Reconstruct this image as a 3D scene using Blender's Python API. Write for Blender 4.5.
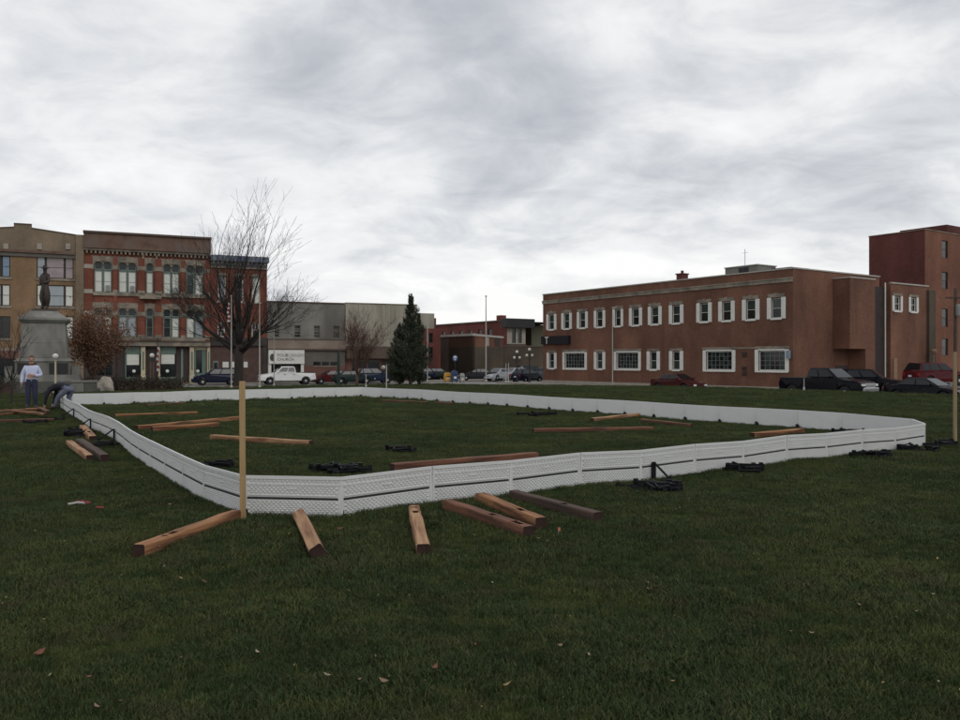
import bpy, bmesh, math, random
import numpy as np
from mathutils import Vector, Matrix, Euler
R = math.radians
random.seed(7); np.random.seed(7)
for _o in list(bpy.data.objects): bpy.data.objects.remove(_o)
scene = bpy.context.scene
COL = scene.collection

# ------------------------------------------------------------------ camera
EYE = 1.6; FPX = 831.0; HOR = 361.0
cam_d = bpy.data.cameras.new('camera'); cam = bpy.data.objects.new('camera', cam_d); COL.objects.link(cam)
cam_d.sensor_width = 36.0; cam_d.lens = 36.0*FPX/960.0
cam_d.clip_start = 0.05; cam_d.clip_end = 6000
cam.location = (0, 0, EYE); cam.rotation_euler = (R(90)+math.atan(1.0/FPX), 0, 0)
scene.camera = cam

# ------------------------------------------------------------------ world: overcast sky
SUN_EL, SUN_AZ = R(38), R(150)           # azimuth clockwise from +Y
world = bpy.data.worlds.new('World'); scene.world = world; world.use_nodes = True
nt = world.node_tree; nt.nodes.clear()
def wn(t, **k):
    n = nt.nodes.new(t)
    for a, b in k.items(): setattr(n, a, b)
    return n
def wmath(op, a=None, b=None, c=None):
    n = wn('ShaderNodeMath', operation=op)
    for i, v in enumerate((a, b, c)):
        if v is None: continue
        if isinstance(v, (int, float)): n.inputs[i].default_value = v
        else: nt.links.new(v, n.inputs[i])
    return n.outputs[0]
def wramp(v, stops):
    n = wn('ShaderNodeValToRGB'); e = n.color_ramp.elements
    while len(e) < len(stops): e.new(0.5)
    for q, (p, c) in zip(e, stops): q.position = p; q.color = (*c, 1)
    nt.links.new(v, n.inputs[0]); return n.outputs[0]
tc = wn('ShaderNodeTexCoord'); sep = wn('ShaderNodeSeparateXYZ'); nt.links.new(tc.outputs['Generated'], sep.inputs[0])
zc = wmath('MAXIMUM', sep.outputs[2], 0.0)
den = wmath('ADD', zc, 0.34)
cu = wmath('DIVIDE', sep.outputs[0], den); cv = wmath('DIVIDE', sep.outputs[1], den)
cxy = wn('ShaderNodeCombineXYZ'); nt.links.new(cu, cxy.inputs[0]); nt.links.new(cv, cxy.inputs[1])
def wnoise(scale, detail, rough, off, dist=0.0, sx=1.0, sy=1.0, rz=0.0):
    mp = wn('ShaderNodeMapping'); mp.inputs['Location'].default_value = off; mp.inputs['Scale'].default_value = (sx, sy, 1)
    mp.inputs['Rotation'].default_value = (0, 0, rz)
    nt.links.new(cxy.outputs[0], mp.inputs[0])
    n = wn('ShaderNodeTexNoise'); n.inputs['Scale'].default_value = scale; n.inputs['Detail'].default_value = detail
    n.inputs['Roughness'].default_value = rough; n.inputs['Distortion'].default_value = dist
    nt.links.new(mp.outputs[0], n.inputs[0]); return n.outputs[0]
SO = (0.4, 2.9)
n1 = wnoise(1.9, 9, 0.55, (SO[0], SO[1], 0.2), 0.5, 1.0, 1.0, R(25))
n2 = wnoise(5.5, 9, 0.60, (8.2, 4.4, 1.1), 0.6, 0.8, 1.2, R(-30))
mixn = wmath('ADD', wmath('MULTIPLY', n1, 0.70), wmath('MULTIPLY', n2, 0.30))
# cloud underside: bright breaks against blue-grey bases; the deck thins and brightens towards the horizon
hor = wmath('POWER', wmath('SUBTRACT', 1.0, wmath('MINIMUM', wmath('MULTIPLY', zc, 2.1), 1.0)), 1.6)
val = wmath('ADD', mixn, wmath('MULTIPLY', hor, 0.19))
cloud = wramp(val, [(0.36, (0.47, 0.495, 0.545)), (0.45, (0.585, 0.605, 0.645)), (0.53, (0.735, 0.75, 0.775)), (0.60, (0.89, 0.895, 0.905)), (0.70, (1.03, 1.03, 1.02))])
sky = wn('ShaderNodeTexSky', sky_type='NISHITA', sun_disc=False)
sky.sun_elevation = SUN_EL; sky.sun_rotation = SUN_AZ; sky.dust_density = 2.0
skys = wn('ShaderNodeMix', data_type='RGBA', blend_type='MULTIPLY'); skys.inputs[0].default_value = 1.0
nt.links.new(sky.outputs[0], skys.inputs[6]); skys.inputs[7].default_value = (0.10, 0.10, 0.10, 1)
mx = wn('ShaderNodeMix', data_type='RGBA'); mx.inputs[0].default_value = 0.94
nt.links.new(skys.outputs[2], mx.inputs[6]); nt.links.new(cloud, mx.inputs[7])
bg = wn('ShaderNodeBackground'); bg.inputs[1].default_value = 1.0
nt.links.new(mx.outputs[2], bg.inputs[0])
wo = wn('ShaderNodeOutputWorld'); nt.links.new(bg.outputs[0], wo.inputs[0])

sun_d = bpy.data.lights.new('sun', 'SUN'); sun_d.energy = 0.5; sun_d.angle = R(25); sun_d.color = (1, 0.96, 0.9)
sun = bpy.data.objects.new('sun', sun_d); COL.objects.link(sun)
sdir = Vector((math.sin(SUN_AZ)*math.cos(SUN_EL), math.cos(SUN_AZ)*math.cos(SUN_EL), math.sin(SUN_EL)))
sun.rotation_euler = sdir.to_track_quat('Z', 'Y').to_euler()
vs = scene.view_settings
vs.view_transform = 'Standard'; vs.look = 'None'; vs.exposure = 0.0; vs.gamma = 1.0; vs.use_curve_mapping = False
scene.cycles.use_denoising = True
scene.cycles.max_bounces = 6; scene.cycles.diffuse_bounces = 3; scene.cycles.glossy_bounces = 3
scene.cycles.sample_clamp_indirect = 6

# ------------------------------------------------------------------ materials
MATS = {}
def mat(name, col, rough=0.8, var=0.15, vscale=3.0, bump=0.0, bscale=40.0, metal=0.0, spec=0.4, coat=0.0, col2=None, c2scale=0.6, c2lo=0.45, c2hi=0.62, detail=5.0, stretch=(1, 1, 1), emit=None):
    if name in MATS: return MATS[name]
    m = bpy.data.materials.new(name); m.use_nodes = True; t = m.node_tree; b = t.nodes['Principled BSDF']
    b.inputs['Roughness'].default_value = rough; b.inputs['Metallic'].default_value = metal
    b.inputs['Specular IOR Level'].default_value = spec
    if coat: b.inputs['Coat Weight'].default_value = coat; b.inputs['Coat Roughness'].default_value = 0.05
    co = t.nodes.new('ShaderNodeTexCoord')
    mp = t.nodes.new('ShaderNodeMapping'); mp.inputs['Scale'].default_value = stretch; t.links.new(co.outputs['Object'], mp.inputs[0])
    n = t.nodes.new('ShaderNodeTexNoise'); n.inputs['Scale'].default_value = vscale; n.inputs['Detail'].default_value = detail; n.inputs['Roughness'].default_value = 0.6
    t.links.new(mp.outputs[0], n.inputs[0])
    r = t.nodes.new('ShaderNodeValToRGB'); e = r.color_ramp.elements
    e[0].position = 0.3; e[1].position = 0.7
    e[0].color = (*[c*(1-var) for c in col], 1); e[1].color = (*[min(1, c*(1+var)) for c in col], 1)
    t.links.new(n.outputs[0], r.inputs[0]); out = r.outputs[0]
    if col2 is not None:
        n2 = t.nodes.new('ShaderNodeTexNoise'); n2.inputs['Scale'].default_value = c2scale; n2.inputs['Detail'].default_value = 6
        t.links.new(mp.outputs[0], n2.inputs[0])
        r2 = t.nodes.new('ShaderNodeMapRange'); r2.inputs[1].default_value = c2lo; r2.inputs[2].default_value = c2hi
        t.links.new(n2.outputs[0], r2.inputs[0])
        x = t.nodes.new('ShaderNodeMix'); x.data_type = 'RGBA'; t.links.new(r2.outputs[0], x.inputs[0])
        t.links.new(out, x.inputs[6]); x.inputs[7].default_value = (*col2, 1); out = x.outputs[2]
    t.links.new(out, b.inputs['Base Color'])
    if bump:
        nb = t.nodes.new('ShaderNodeTexNoise'); nb.inputs['Scale'].default_value = bscale; nb.inputs['Detail'].default_value = 4
        t.links.new(mp.outputs[0], nb.inputs[0])
        bp = t.nodes.new('ShaderNodeBump'); bp.inputs['Strength'].default_value = bump; bp.inputs['Distance'].default_value = 0.02
        t.links.new(nb.outputs[0], bp.inputs['Height']); t.links.new(bp.outputs[0], b.inputs['Normal'])
    if emit: b.inputs['Emission Color'].default_value = (*emit[0], 1); b.inputs['Emission Strength'].default_value = emit[1]
    MATS[name] = m; return m

def brick_mat(name, c1, c2, mortar, weather=None, wscale=0.25, bw=0.23, bh=0.08):
    if name in MATS: return MATS[name]
    m = bpy.data.materials.new(name); m.use_nodes = True; t = m.node_tree; b = t.nodes['Principled BSDF']
    b.inputs['Roughness'].default_value = 0.9; b.inputs['Specular IOR Level'].default_value = 0.25
    co = t.nodes.new('ShaderNodeTexCoord'); sp = t.nodes.new('ShaderNodeSeparateXYZ'); t.links.new(co.outputs['Object'], sp.inputs[0])
    ad = t.nodes.new('ShaderNodeMath'); ad.operation = 'ADD'; t.links.new(sp.outputs[0], ad.inputs[0]); t.links.new(sp.outputs[1], ad.inputs[1])
    cb = t.nodes.new('ShaderNodeCombineXYZ'); t.links.new(ad.outputs[0], cb.inputs[0]); t.links.new(sp.outputs[2], cb.inputs[1])
    br = t.nodes.new('ShaderNodeTexBrick'); t.links.new(cb.outputs[0], br.inputs[0])
    br.inputs['Color1'].default_value = (*c1, 1); br.inputs['Color2'].default_value = (*c2, 1); br.inputs['Mortar'].default_value = (*mortar, 1)
    br.inputs['Scale'].default_value = 1.0; br.inputs['Mortar Size'].default_value = 0.008; br.inputs['Brick Width'].default_value = bw; br.inputs['Row Height'].default_value = bh
    n = t.nodes.new('ShaderNodeTexNoise'); n.inputs['Scale'].default_value = wscale; n.inputs['Detail'].default_value = 8; n.inputs['Roughness'].default_value = 0.65
    mp = t.nodes.new('ShaderNodeMapping'); mp.inputs['Scale'].default_value = (1, 1, 0.6); t.links.new(co.outputs['Object'], mp.inputs[0]); t.links.new(mp.outputs[0], n.inputs[0])
    r = t.nodes.new('ShaderNodeMapRange'); r.inputs[1].default_value = 0.3; r.inputs[2].default_value = 0.7; r.inputs[3].default_value = 0.58; r.inputs[4].default_value = 1.35
    t.links.new(n.outputs[0], r.inputs[0])
    x = t.nodes.new('ShaderNodeMix'); x.data_type = 'RGBA'; x.blend_type = 'MULTIPLY'; x.inputs[0].default_value = 1
    t.links.new(br.outputs[0], x.inputs[6]); t.links.new(r.outputs[0], x.inputs[7]); out = x.outputs[2]
    if weather:
        n3 = t.nodes.new('ShaderNodeTexNoise'); n3.inputs['Scale'].default_value = 0.5; n3.inputs['Detail'].default_value = 7
        mp3 = t.nodes.new('ShaderNodeMapping'); mp3.inputs['Scale'].default_value = (1.5, 1.5, 0.25); t.links.new(co.outputs['Object'], mp3.inputs[0]); t.links.new(mp3.outputs[0], n3.inputs[0])
        r3 = t.nodes.new('ShaderNodeMapRange'); r3.inputs[1].default_value = 0.52; r3.inputs[2].default_value = 0.72; r3.inputs[4].default_value = 0.6; t.links.new(n3.outputs[0], r3.inputs[0])
        y = t.nodes.new('ShaderNodeMix'); y.data_type = 'RGBA'; t.links.new(r3.outputs[0], y.inputs[0]); t.links.new(out, y.inputs[6]); y.inputs[7].default_value = (*weather, 1); out = y.outputs[2]
    t.links.new(out, b.inputs['Base Color'])
    bp = t.nodes.new('ShaderNodeBump'); bp.inputs['Strength'].default_value = 0.25; bp.inputs['Distance'].default_value = 0.01
    t.links.new(br.outputs['Fac'], bp.inputs['Height']); bp.invert = True; t.links.new(bp.outputs[0], b.inputs['Normal'])
    MATS[name] = m; return m

M = {
 'brick_r': brick_mat('brick_brown_red', (0.150, 0.066, 0.041), (0.195, 0.087, 0.054), (0.16, 0.105, 0.08), (0.10, 0.046, 0.035)),
 'brick_d': brick_mat('brick_dark_red', (0.105, 0.030, 0.027), (0.135, 0.042, 0.036), (0.11, 0.06, 0.05), (0.075, 0.027, 0.024)),
 'brick_o': brick_mat('brick_orange', (0.170, 0.066, 0.042), (0.205, 0.085, 0.053), (0.17, 0.105, 0.075), (0.15, 0.065, 0.045)),
 'brick_v': brick_mat('brick_victorian', (0.185, 0.058, 0.036), (0.225, 0.074, 0.046), (0.15, 0.07, 0.055), (0.10, 0.036, 0.03)),
 'brick_t': brick_mat('brick_tan', (0.225, 0.135, 0.075), (0.265, 0.165, 0.093), (0.2, 0.15, 0.10), (0.15, 0.098, 0.06)),
 'brick_tg': brick_mat('brick_tan_grey', (0.20, 0.155, 0.108), (0.235, 0.182, 0.125), (0.19, 0.15, 0.11), (0.13, 0.105, 0.078)),
 'brick_far': brick_mat('brick_far_red', (0.145, 0.040, 0.033), (0.17, 0.05, 0.04), (0.13, 0.06, 0.05), (0.09, 0.033, 0.028)),
 'brick_br': brick_mat('brick_brown', (0.082, 0.064, 0.048), (0.098, 0.076, 0.056), (0.09, 0.075, 0.06), (0.062, 0.05, 0.038)),
 'stone': mat('stone_trim', (0.255, 0.22, 0.172), 0.9, 0.25, 2.0, 0.2, 30, col2=(0.155, 0.135, 0.11), c2scale=0.8),
 'stone_br': mat('stone_brown_cornice', (0.14, 0.082, 0.06), 0.9, 0.25, 1.2, 0.1, 20, col2=(0.15, 0.11, 0.09)),
 'stone_lt': mat('stone_light', (0.33, 0.295, 0.25), 0.9, 0.15, 2.0, 0.1, 30),
 'granite': mat('granite_grey', (0.215, 0.21, 0.19), 0.85, 0.18, 1.6, 0.2, 60, col2=(0.13, 0.127, 0.112), c2scale=0.7, stretch=(1, 1, 0.5)),
 'granite_d': mat('granite_dark', (0.10, 0.098, 0.09), 0.85, 0.25, 1.5, 0.2, 50, col2=(0.08, 0.08, 0.07), c2scale=0.9),
 'concrete': mat('concrete_grey', (0.215, 0.205, 0.18), 0.9, 0.22, 0.35, 0.1, 20, col2=(0.12, 0.112, 0.098), c2scale=0.25, stretch=(1, 1, 0.4)),
 'panel': mat('concrete_panel', (0.33, 0.31, 0.255), 0.9, 0.12, 0.8, 0.1, 20, col2=(0.25, 0.235, 0.19), c2scale=0.5, stretch=(1.6, 1, 0.35)),
 'pinkband': mat('beige_fascia', (0.27, 0.215, 0.172), 0.85, 0.18, 1.0, col2=(0.19, 0.145, 0.118), c2scale=0.5),
 'brownband': mat('brown_fascia', (0.10, 0.072, 0.056), 0.85, 0.15, 1.0),
 'greybrown': mat('grey_brown_wall', (0.125, 0.112, 0.098), 0.9, 0.15, 0.8),
 'redbrown': mat('red_brown_wall', (0.145, 0.07, 0.055), 0.9, 0.15, 0.8),
 'white': mat('white_paint', (0.68, 0.67, 0.625), 0.6, 0.06, 3.0, spec=0.4, col2=(0.58, 0.56, 0.52), c2scale=1.3, c2lo=0.55, c2hi=0.75),
 'cream': mat('cream_paint', (0.46, 0.42, 0.29), 0.6, 0.1, 3.0),
 'teal': mat('teal_paint', (0.115, 0.175, 0.15), 0.6, 0.12, 2.0),
 'tealgrey': mat('teal_grey_frame', (0.17, 0.21, 0.185), 0.6, 0.12, 3.0),
 'blueg': mat('blue_grey_cornice', (0.15, 0.175, 0.21), 0.8, 0.25, 1.5, col2=(0.10, 0.12, 0.19), c2scale=1.0),
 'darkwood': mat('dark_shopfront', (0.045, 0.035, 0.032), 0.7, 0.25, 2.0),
 'darkbrown': mat('dark_brown_front', (0.085, 0.05, 0.042), 0.8, 0.25, 1.5),
 'black': mat('black_metal', (0.018, 0.018, 0.02), 0.55, 0.2, 4.0),
 'blackpl': mat('black_plastic', (0.008, 0.008, 0.010), 0.6, 0.25, 8.0, 0.2, 60, spec=.2),
 'glass': mat('window_glass', (0.014, 0.018, 0.018), 0.06, 0.5, 1.3, spec=0.4),
 'glassg': mat('window_glass_green', (0.030, 0.046, 0.040), 0.08, 0.4, 1.5, spec=0.4),
 'glassb': mat('window_glass_blue', (0.16, 0.24, 0.33), 0.1, 0.2, 1.5, spec=0.5),
 'blind': mat('white_blind', (0.62, 0.63, 0.57), 0.5, 0.08, 2.0, coat=0.6, stretch=(0.3, 1, 3)),
 'curtain': mat('grey_curtain', (0.30, 0.34, 0.36), 0.5, 0.15, 3.0, coat=0.6, stretch=(5, 1, 0.3)),
 'curtainp': mat('mauve_curtain', (0.28, 0.225, 0.23), 0.5, 0.25, 1.0, coat=0.6),
 'coping': mat('coping_metal', (0.38, 0.36, 0.32), 0.6, 0.12, 1.0),
 'roofing': mat('roofing_membrane', (0.09, 0.085, 0.08), 0.9, 0.2, 1.0),
 'metalg': mat('metal_grey', (0.36, 0.36, 0.34), 0.5, 0.12, 2.0, metal=0.2),
 'polew': mat('pole_white', (0.40, 0.385, 0.35), 0.5, 0.12, 2.0),
 'globe': mat('lamp_globe', (0.62, 0.61, 0.56), 0.3, 0.03, 2.0),
 'bronze': mat('bronze_patina', (0.055, 0.042, 0.036), 0.55, 0.3, 5.0, metal=0.4),
 'bark': mat('bark_dark', (0.034, 0.028, 0.025), 0.95, 0.3, 3.0, 0.4, 25, stretch=(4, 4, 0.6)),
 'barkr': mat('bark_reddish', (0.11, 0.062, 0.048), 0.95, 0.25, 3.0),
 'asphalt': mat('asphalt', (0.11, 0.108, 0.104), 0.9, 0.15, 0.6, 0.15, 80, col2=(0.17, 0.165, 0.155), c2scale=0.15),
 'roadlt': mat('road_concrete', (0.30, 0.29, 0.265), 0.9, 0.10, 0.5, 0.1, 60, col2=(0.22, 0.21, 0.19), c2scale=0.2),
 'walk': mat('pavement_concrete', (0.27, 0.25, 0.215), 0.9, 0.10, 0.7, 0.1, 60, col2=(0.25, 0.235, 0.205), c2scale=0.4),
 'paint': mat('road_paint', (0.72, 0.72, 0.68), 0.8, 0.1, 3.0),
 'tyre': mat('tyre_rubber', (0.015, 0.015, 0.016), 0.85, 0.2, 6.0),
 'rim': mat('alloy_rim', (0.42, 0.42, 0.43), 0.3, 0.05, 2.0, metal=0.7),
 'carglass': mat('car_glass', (0.008, 0.010, 0.012), 0.04, 0.1, 2.0, spec=0.4),
 'lampw': mat('headlamp_clear', (0.65, 0.66, 0.66), 0.12, 0.05, 2.0, coat=1),
 'lampr': mat('tail_lamp_red', (0.28, 0.012, 0.012), 0.15, 0.05, 2.0, coat=1),
 'chrome': mat('chrome', (0.70, 0.70, 0.71), 0.15, 0.03, 2.0, metal=1.0),
 'trim': mat('car_trim_black', (0.014, 0.014, 0.015), 0.6, 0.1, 3.0),
 'plate': mat('number_plate', (0.62, 0.63, 0.66), 0.5, 0.05, 3.0),
 'vinyl': mat('white_vinyl_board', (0.64, 0.645, 0.635), 0.45, 0.04, 2.5, spec=0.4, col2=(0.57, 0.57, 0.55), c2scale=1.6, c2lo=0.5, c2hi=0.75),
 'slot': mat('board_slot_dark', (0.03, 0.03, 0.03), 0.8, 0.1, 5.0),
 'skin': mat('skin', (0.42, 0.235, 0.17), 0.55, 0.06, 8.0),
 'hair': mat('hair_brown', (0.10, 0.05, 0.032), 0.8, 0.2, 20.0),
 'shirt': mat('shirt_pale_blue', (0.50, 0.54, 0.70), 0.85, 0.10, 6.0, 0.3, 9),
 'navy': mat('navy_cloth', (0.030, 0.036, 0.065), 0.9, 0.2, 6.0, 0.3, 9),
 'jacket': mat('jacket_black', (0.014, 0.015, 0.022), 0.8, 0.2, 6.0, 0.3, 9),
 'jeans': mat('jeans_faded', (0.125, 0.135, 0.185), 0.9, 0.2, 6.0, 0.3, 9),
 'shoe': mat('shoe_dark', (0.03, 0.026, 0.024), 0.6, 0.2, 6.0),
 'signblack': mat('sign_black', (0.012, 0.011, 0.015), 0.35, 0.1, 2.0),
 'letter_dark': mat('letter_dark', (0.05, 0.055, 0.055), 0.6, 0.1, 2.0),
 'letter_grey': mat('letter_grey', (0.24, 0.235, 0.23), 0.6, 0.1, 2.0),
 'blue': mat('blue_paint', (0.024, 0.055, 0.135), 0.5, 0.1, 2.0),
 'yellow': mat('yellow_plastic', (0.52, 0.27, 0.035), 0.5, 0.1, 2.0),
 'green': mat('green_paint', (0.014, 0.034, 0.026), 0.6, 0.1, 2.0),
 'redp': mat('red_plastic', (0.24, 0.025, 0.025), 0.45, 0.12, 4.0),
 'redcloth': mat('red_cloth', (0.19, 0.03, 0.026), 0.8, 0.12, 4.0),
 'whitecloth': mat('white_cloth', (0.45, 0.42, 0.40), 0.8, 0.08, 4.0),
 'mulch': mat('mulch', (0.085, 0.05, 0.034), 0.95, 0.35, 6.0, 0.6, 30),
 'stake': mat('stake_pine', (0.40, 0.27, 0.13), 0.8, 0.16, 3.0, 0.15, 20, stretch=(14, 14, 0.8), col2=(0.30, 0.20, 0.095), c2scale=1.4),
}
def wood(name, c, c2, v=0.22):
    return mat(name, c, 0.85, v, 3.0, 0.35, 10, stretch=(0.7, 11, 11), col2=c2, c2scale=1.6, c2lo=0.43, c2hi=0.60)
W = {
 'orange': wood('timber_orange', (0.34, 0.165, 0.072), (0.115, 0.045, 0.022)),
 'pale': wood('timber_pale', (0.40, 0.235, 0.125), (0.20, 0.09, 0.045)),
 'red': wood('timber_red', (0.19, 0.082, 0.046), (0.085, 0.036, 0.023)),
 'dark': wood('timber_dark', (0.085, 0.052, 0.038), (0.05, 0.032, 0.026)),
}
ENDS = mat('timber_end_dark', (0.036, 0.017, 0.013), 0.9, 0.4, 14.0)

# ------------------------------------------------------------------ mesh builder
class MB:
    def __init__(s): s.v = []; s.f = []; s.mi = []
    def quad(s, *p, mi=0):
        b = len(s.v); s.v += [tuple(q) for q in p]; s.f.append(tuple(range(b, b+len(p)))); s.mi.append(mi)
    def box(s, x0, x1, y0, y1, z0, z1, mi=0):
        b = len(s.v)
        s.v += [(x0,y0,z0),(x1,y0,z0),(x1,y1,z0),(x0,y1,z0),(x0,y0,z1),(x1,y0,z1),(x1,y1,z1),(x0,y1,z1)]
        for q in ((0,3,2,1),(4,5,6,7),(0,1,5,4),(1,2,6,5),(2,3,7,6),(3,0,4,7)):
            s.f.append(tuple(b+i for i in q)); s.mi.append(mi)
    def prism(s, pts, axis, a, b_, mi=0):
        """pts: 2D polygon; axis 'y': (x,z) extruded y a..b ; 'z': (x,y) ; 'x': (y,z)"""
        def P(p, t): return {'y': (p[0], t, p[1]), 'z': (p[0], p[1], t), 'x': (t, p[0], p[1])}[axis]
        n = len(pts); b = len(s.v)
        s.v += [P(p, a) for p in pts] + [P(p, b_) for p in pts]
        s.f.append(tuple(range(b, b+n))); s.f.append(tuple(range(b+2*n-1, b+n-1, -1))); s.mi += [mi, mi]
        for i in range(n):
            j = (i+1) % n; s.f.append((b+i, b+n+i, b+n+j, b+j)); s.mi.append(mi)
    def tube(s, pts, rad, sides=6, caps=True, mi=0):
        pts = [Vector(p) for p in pts]; b = len(s.v); n = len(pts)
        for i, p in enumerate(pts):
            d = (pts[min(i+1, n-1)]-pts[max(i-1, 0)]).normalized()
            up = Vector((0, 0, 1)) if abs(d.z) < 0.9 else Vector((1, 0, 0))
            a = d.cross(up).normalized(); c = d.cross(a)
            r = rad[i] if isinstance(rad, (list, tuple)) else rad
            for k in range(sides):
                t = 2*math.pi*k/sides; s.v.append(tuple(p+(a*math.cos(t)+c*math.sin(t))*r))
        for i in range(n-1):
            for k in range(sides):
                k2 = (k+1) % sides
                s.f.append((b+i*sides+k, b+i*sides+k2, b+(i+1)*sides+k2, b+(i+1)*sides+k)); s.mi.append(mi)
        if caps:
            s.f.append(tuple(b+k for k in range(sides-1, -1, -1))); s.f.append(tuple(b+(n-1)*sides+k for k in range(sides))); s.mi += [mi, mi]
    def lathe(s, prof, cx=0, cy=0, sides=16, mi=0):
        b = len(s.v); n = len(prof)
        for r, z in prof:
            for k in range(sides):
                t = 2*math.pi*k/sides; s.v.append((cx+r*math.cos(t), cy+r*math.sin(t), z))
        for i in range(n-1):
            for k in range(sides):
                k2 = (k+1) % sides
                s.f.append((b+i*sides+k, b+i*sides+k2, b+(i+1)*sides+k2, b+(i+1)*sides+k)); s.mi.append(mi)
        s.f.append(tuple(b+k for k in range(sides-1, -1, -1))); s.f.append(tuple(b+(n-1)*sides+k for k in range(sides))); s.mi += [mi, mi]
    def mesh(s, name, mats):
        me = bpy.data.meshes.new(name); me.from_pydata(s.v, [], s.f)
        if not isinstance(mats, (list, tuple)): mats = [mats]
        for m in mats: me.materials.append(m)
        me.polygons.foreach_set('material_index', s.mi); me.update(); return me
    def build(s, name, mats, parent=None, smooth=False, bevel=0):
        me = s.mesh(name, mats)
        bm = bmesh.new(); bm.from_mesh(me)
        bmesh.ops.recalc_face_normals(bm, faces=bm.faces)
        if bevel:
            es = [e for e in bm.edges if len(e.link_faces) == 2 and e.calc_face_angle(0) > 0.5]
            bmesh.ops.bevel(bm, geom=es, offset=bevel, segments=1, affect='EDGES', clamp_overlap=True)
        bm.to_mesh(me); bm.free()
        if smooth: me.polygons.foreach_set('use_smooth', [True]*len(me.polygons))
        return link(name, me, parent)
def link(name, data, parent=None):
    o = bpy.data.objects.new(name, data); COL.objects.link(o)
    if parent is not None: o.parent = parent
    return o
def tag(o, label=None, cat=None, group=None, kind=None):
    if label: o['label'] = label
    if cat: o['category'] = cat
    if group: o['group'] = group
    if kind: o['kind'] = kind
    return o
def empty(name, loc, rz=0.0, **k):
    o = link(name, None); o.location = loc; o.rotation_euler = (0, 0, rz); o.empty_display_size = 0.3
    return tag(o, **k)
def bx(name, m, parent, *d, bevel=0):
    b = MB(); b.box(*d); return b.build(name, m, parent, bevel=bevel)
def copy_tree(o, parent=None):
    c = o.copy(); COL.objects.link(c); c.parent = parent
    for ch in [q for q in o.children]: copy_tree(ch, c)
    return c

# ------------------------------------------------------------------ terrain
UD = Vector((0.556, -0.831)); NN = Vector((0.831, 0.556))        # street beside the brick office
VD = Vector((0.9165, 0.400)); MM = Vector((-0.400, 0.9165))      # street in front of the old row
def ss(a, b, x):
    t = min(1, max(0, (x-a)/(b-a))); return t*t*(3-2*t)
def nm(x, y): return x*NN.x+y*NN.y, x*MM.x+y*MM.y
def bumps(x, y):
    return 0.020*math.sin(x*0.9+1.3)*math.sin(y*0.7+0.4)+0.012*math.sin(x*2.1+y*1.7)
def gz(x, y):
    n, m = nm(x, y)
    z = -0.55*ss(38, 76, m)-0.012*max(0, -x-17)
    z = max(z, -0.80)+bumps(x, y)
    e = max(ss(40.3, 43.2, n), ss(73.6, 77.2, m))
    return z*(1-e)-1.05*e
ROAD = -0.90; WALK = -0.76
def G(px, py, dz=0.0):
    """a spot on the ground as seen along a line of sight"""
    rx = (px-480)/FPX; rz = -(py-HOR)/FPX
    d = 1.5
    while d < 200:
        if EYE+rz*d <= gz(rx*d, d)+dz: break
        d += 0.02 if d < 20 else 0.08
    return Vector((rx*d, d, gz(rx*d, d)))
def AT(px, depth, z): return Vector(((px-480)/FPX*depth, depth, z))
# ------------------------------------------------------------------ ground sheet, roads, pavements
def axis(lo, hi, step, far):
    a = list(np.arange(lo, hi+step/2, step)); s = step
    while a[-1] < far: s *= 1.5; a.append(a[-1]+s)
    s = step; pre = []
    x = lo
    while x > -far: s *= 1.5; x -= s; pre.append(x)
    return pre[::-1]+a
gx = axis(-60, 50, 0.75, 2500); gy = axis(-6, 84, 0.75, 2500)
gv = [(x, y, gz(x, y)) for y in gy for x in gx]
nx = len(gx)
gf = [(j*nx+i, j*nx+i+1, (j+1)*nx+i+1, (j+1)*nx+i) for j in range(len(gy)-1) for i in range(nx-1)]
me = bpy.data.meshes.new('lawn'); me.from_pydata(gv, [], gf); me.polygons.foreach_set('use_smooth', [True]*len(gf))
lm = bpy.data.materials.new('lawn_turf'); lm.use_nodes = True
def lawn_color(t, vec, rnd=None):
    def noise(scale, detail, off):
        mp = t.nodes.new('ShaderNodeMapping'); mp.inputs['Location'].default_value = off; t.links.new(vec, mp.inputs[0])
        n = t.nodes.new('ShaderNodeTexNoise'); n.inputs['Scale'].default_value = scale; n.inputs['Detail'].default_value = detail; n.inputs['Roughness'].default_value = 0.62
        t.links.new(mp.outputs[0], n.inputs[0]); return n.outputs[0]
    def ramp(v, st):
        r = t.nodes.new('ShaderNodeValToRGB'); e = r.color_ramp.elements
        while len(e) < len(st): e.new(0.5)
        for q, (p, c) in zip(e, st): q.position = p; q.color = (*c, 1)
        t.links.new(v, r.inputs[0]); return r.outputs[0]
    mxn = t.nodes.new('ShaderNodeMath'); mxn.operation = 'MULTIPLY_ADD'; t.links.new(noise(5.0, 3, (7, 1, 0)), mxn.inputs[0]); mxn.inputs[1].default_value = .75; t.links.new(noise(0.5, 6, (0, 0, 0)), mxn.inputs[2])
    a = ramp(mxn.outputs[0], [(0.67, GA), (0.86, GB), (1.0, GC)])
    f = ramp(noise(1.7, 6, (5, 9, 0)), [(0.54, (0, 0, 0)), (0.70, (0.8, 0.8, 0.8))])
    x = t.nodes.new('ShaderNodeMix'); x.data_type = 'RGBA'; t.links.new(f, x.inputs[0]); t.links.new(a, x.inputs[6]); x.inputs[7].default_value = (*GD, 1)
    return x.outputs[2], noise
GA, GB, GC, GD = (0.016, 0.036, 0.011), (0.029, 0.050, 0.014), (0.055, 0.071, 0.020), (0.056, 0.052, 0.024)
t = lm.node_tree; b = t.nodes['Principled BSDF']; b.inputs['Roughness'].default_value = 1.0; b.inputs['Specular IOR Level'].default_value = 0.05
co = t.nodes.new('ShaderNodeTexCoord'); lc, lnoise = lawn_color(t, co.outputs['Object'])
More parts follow.
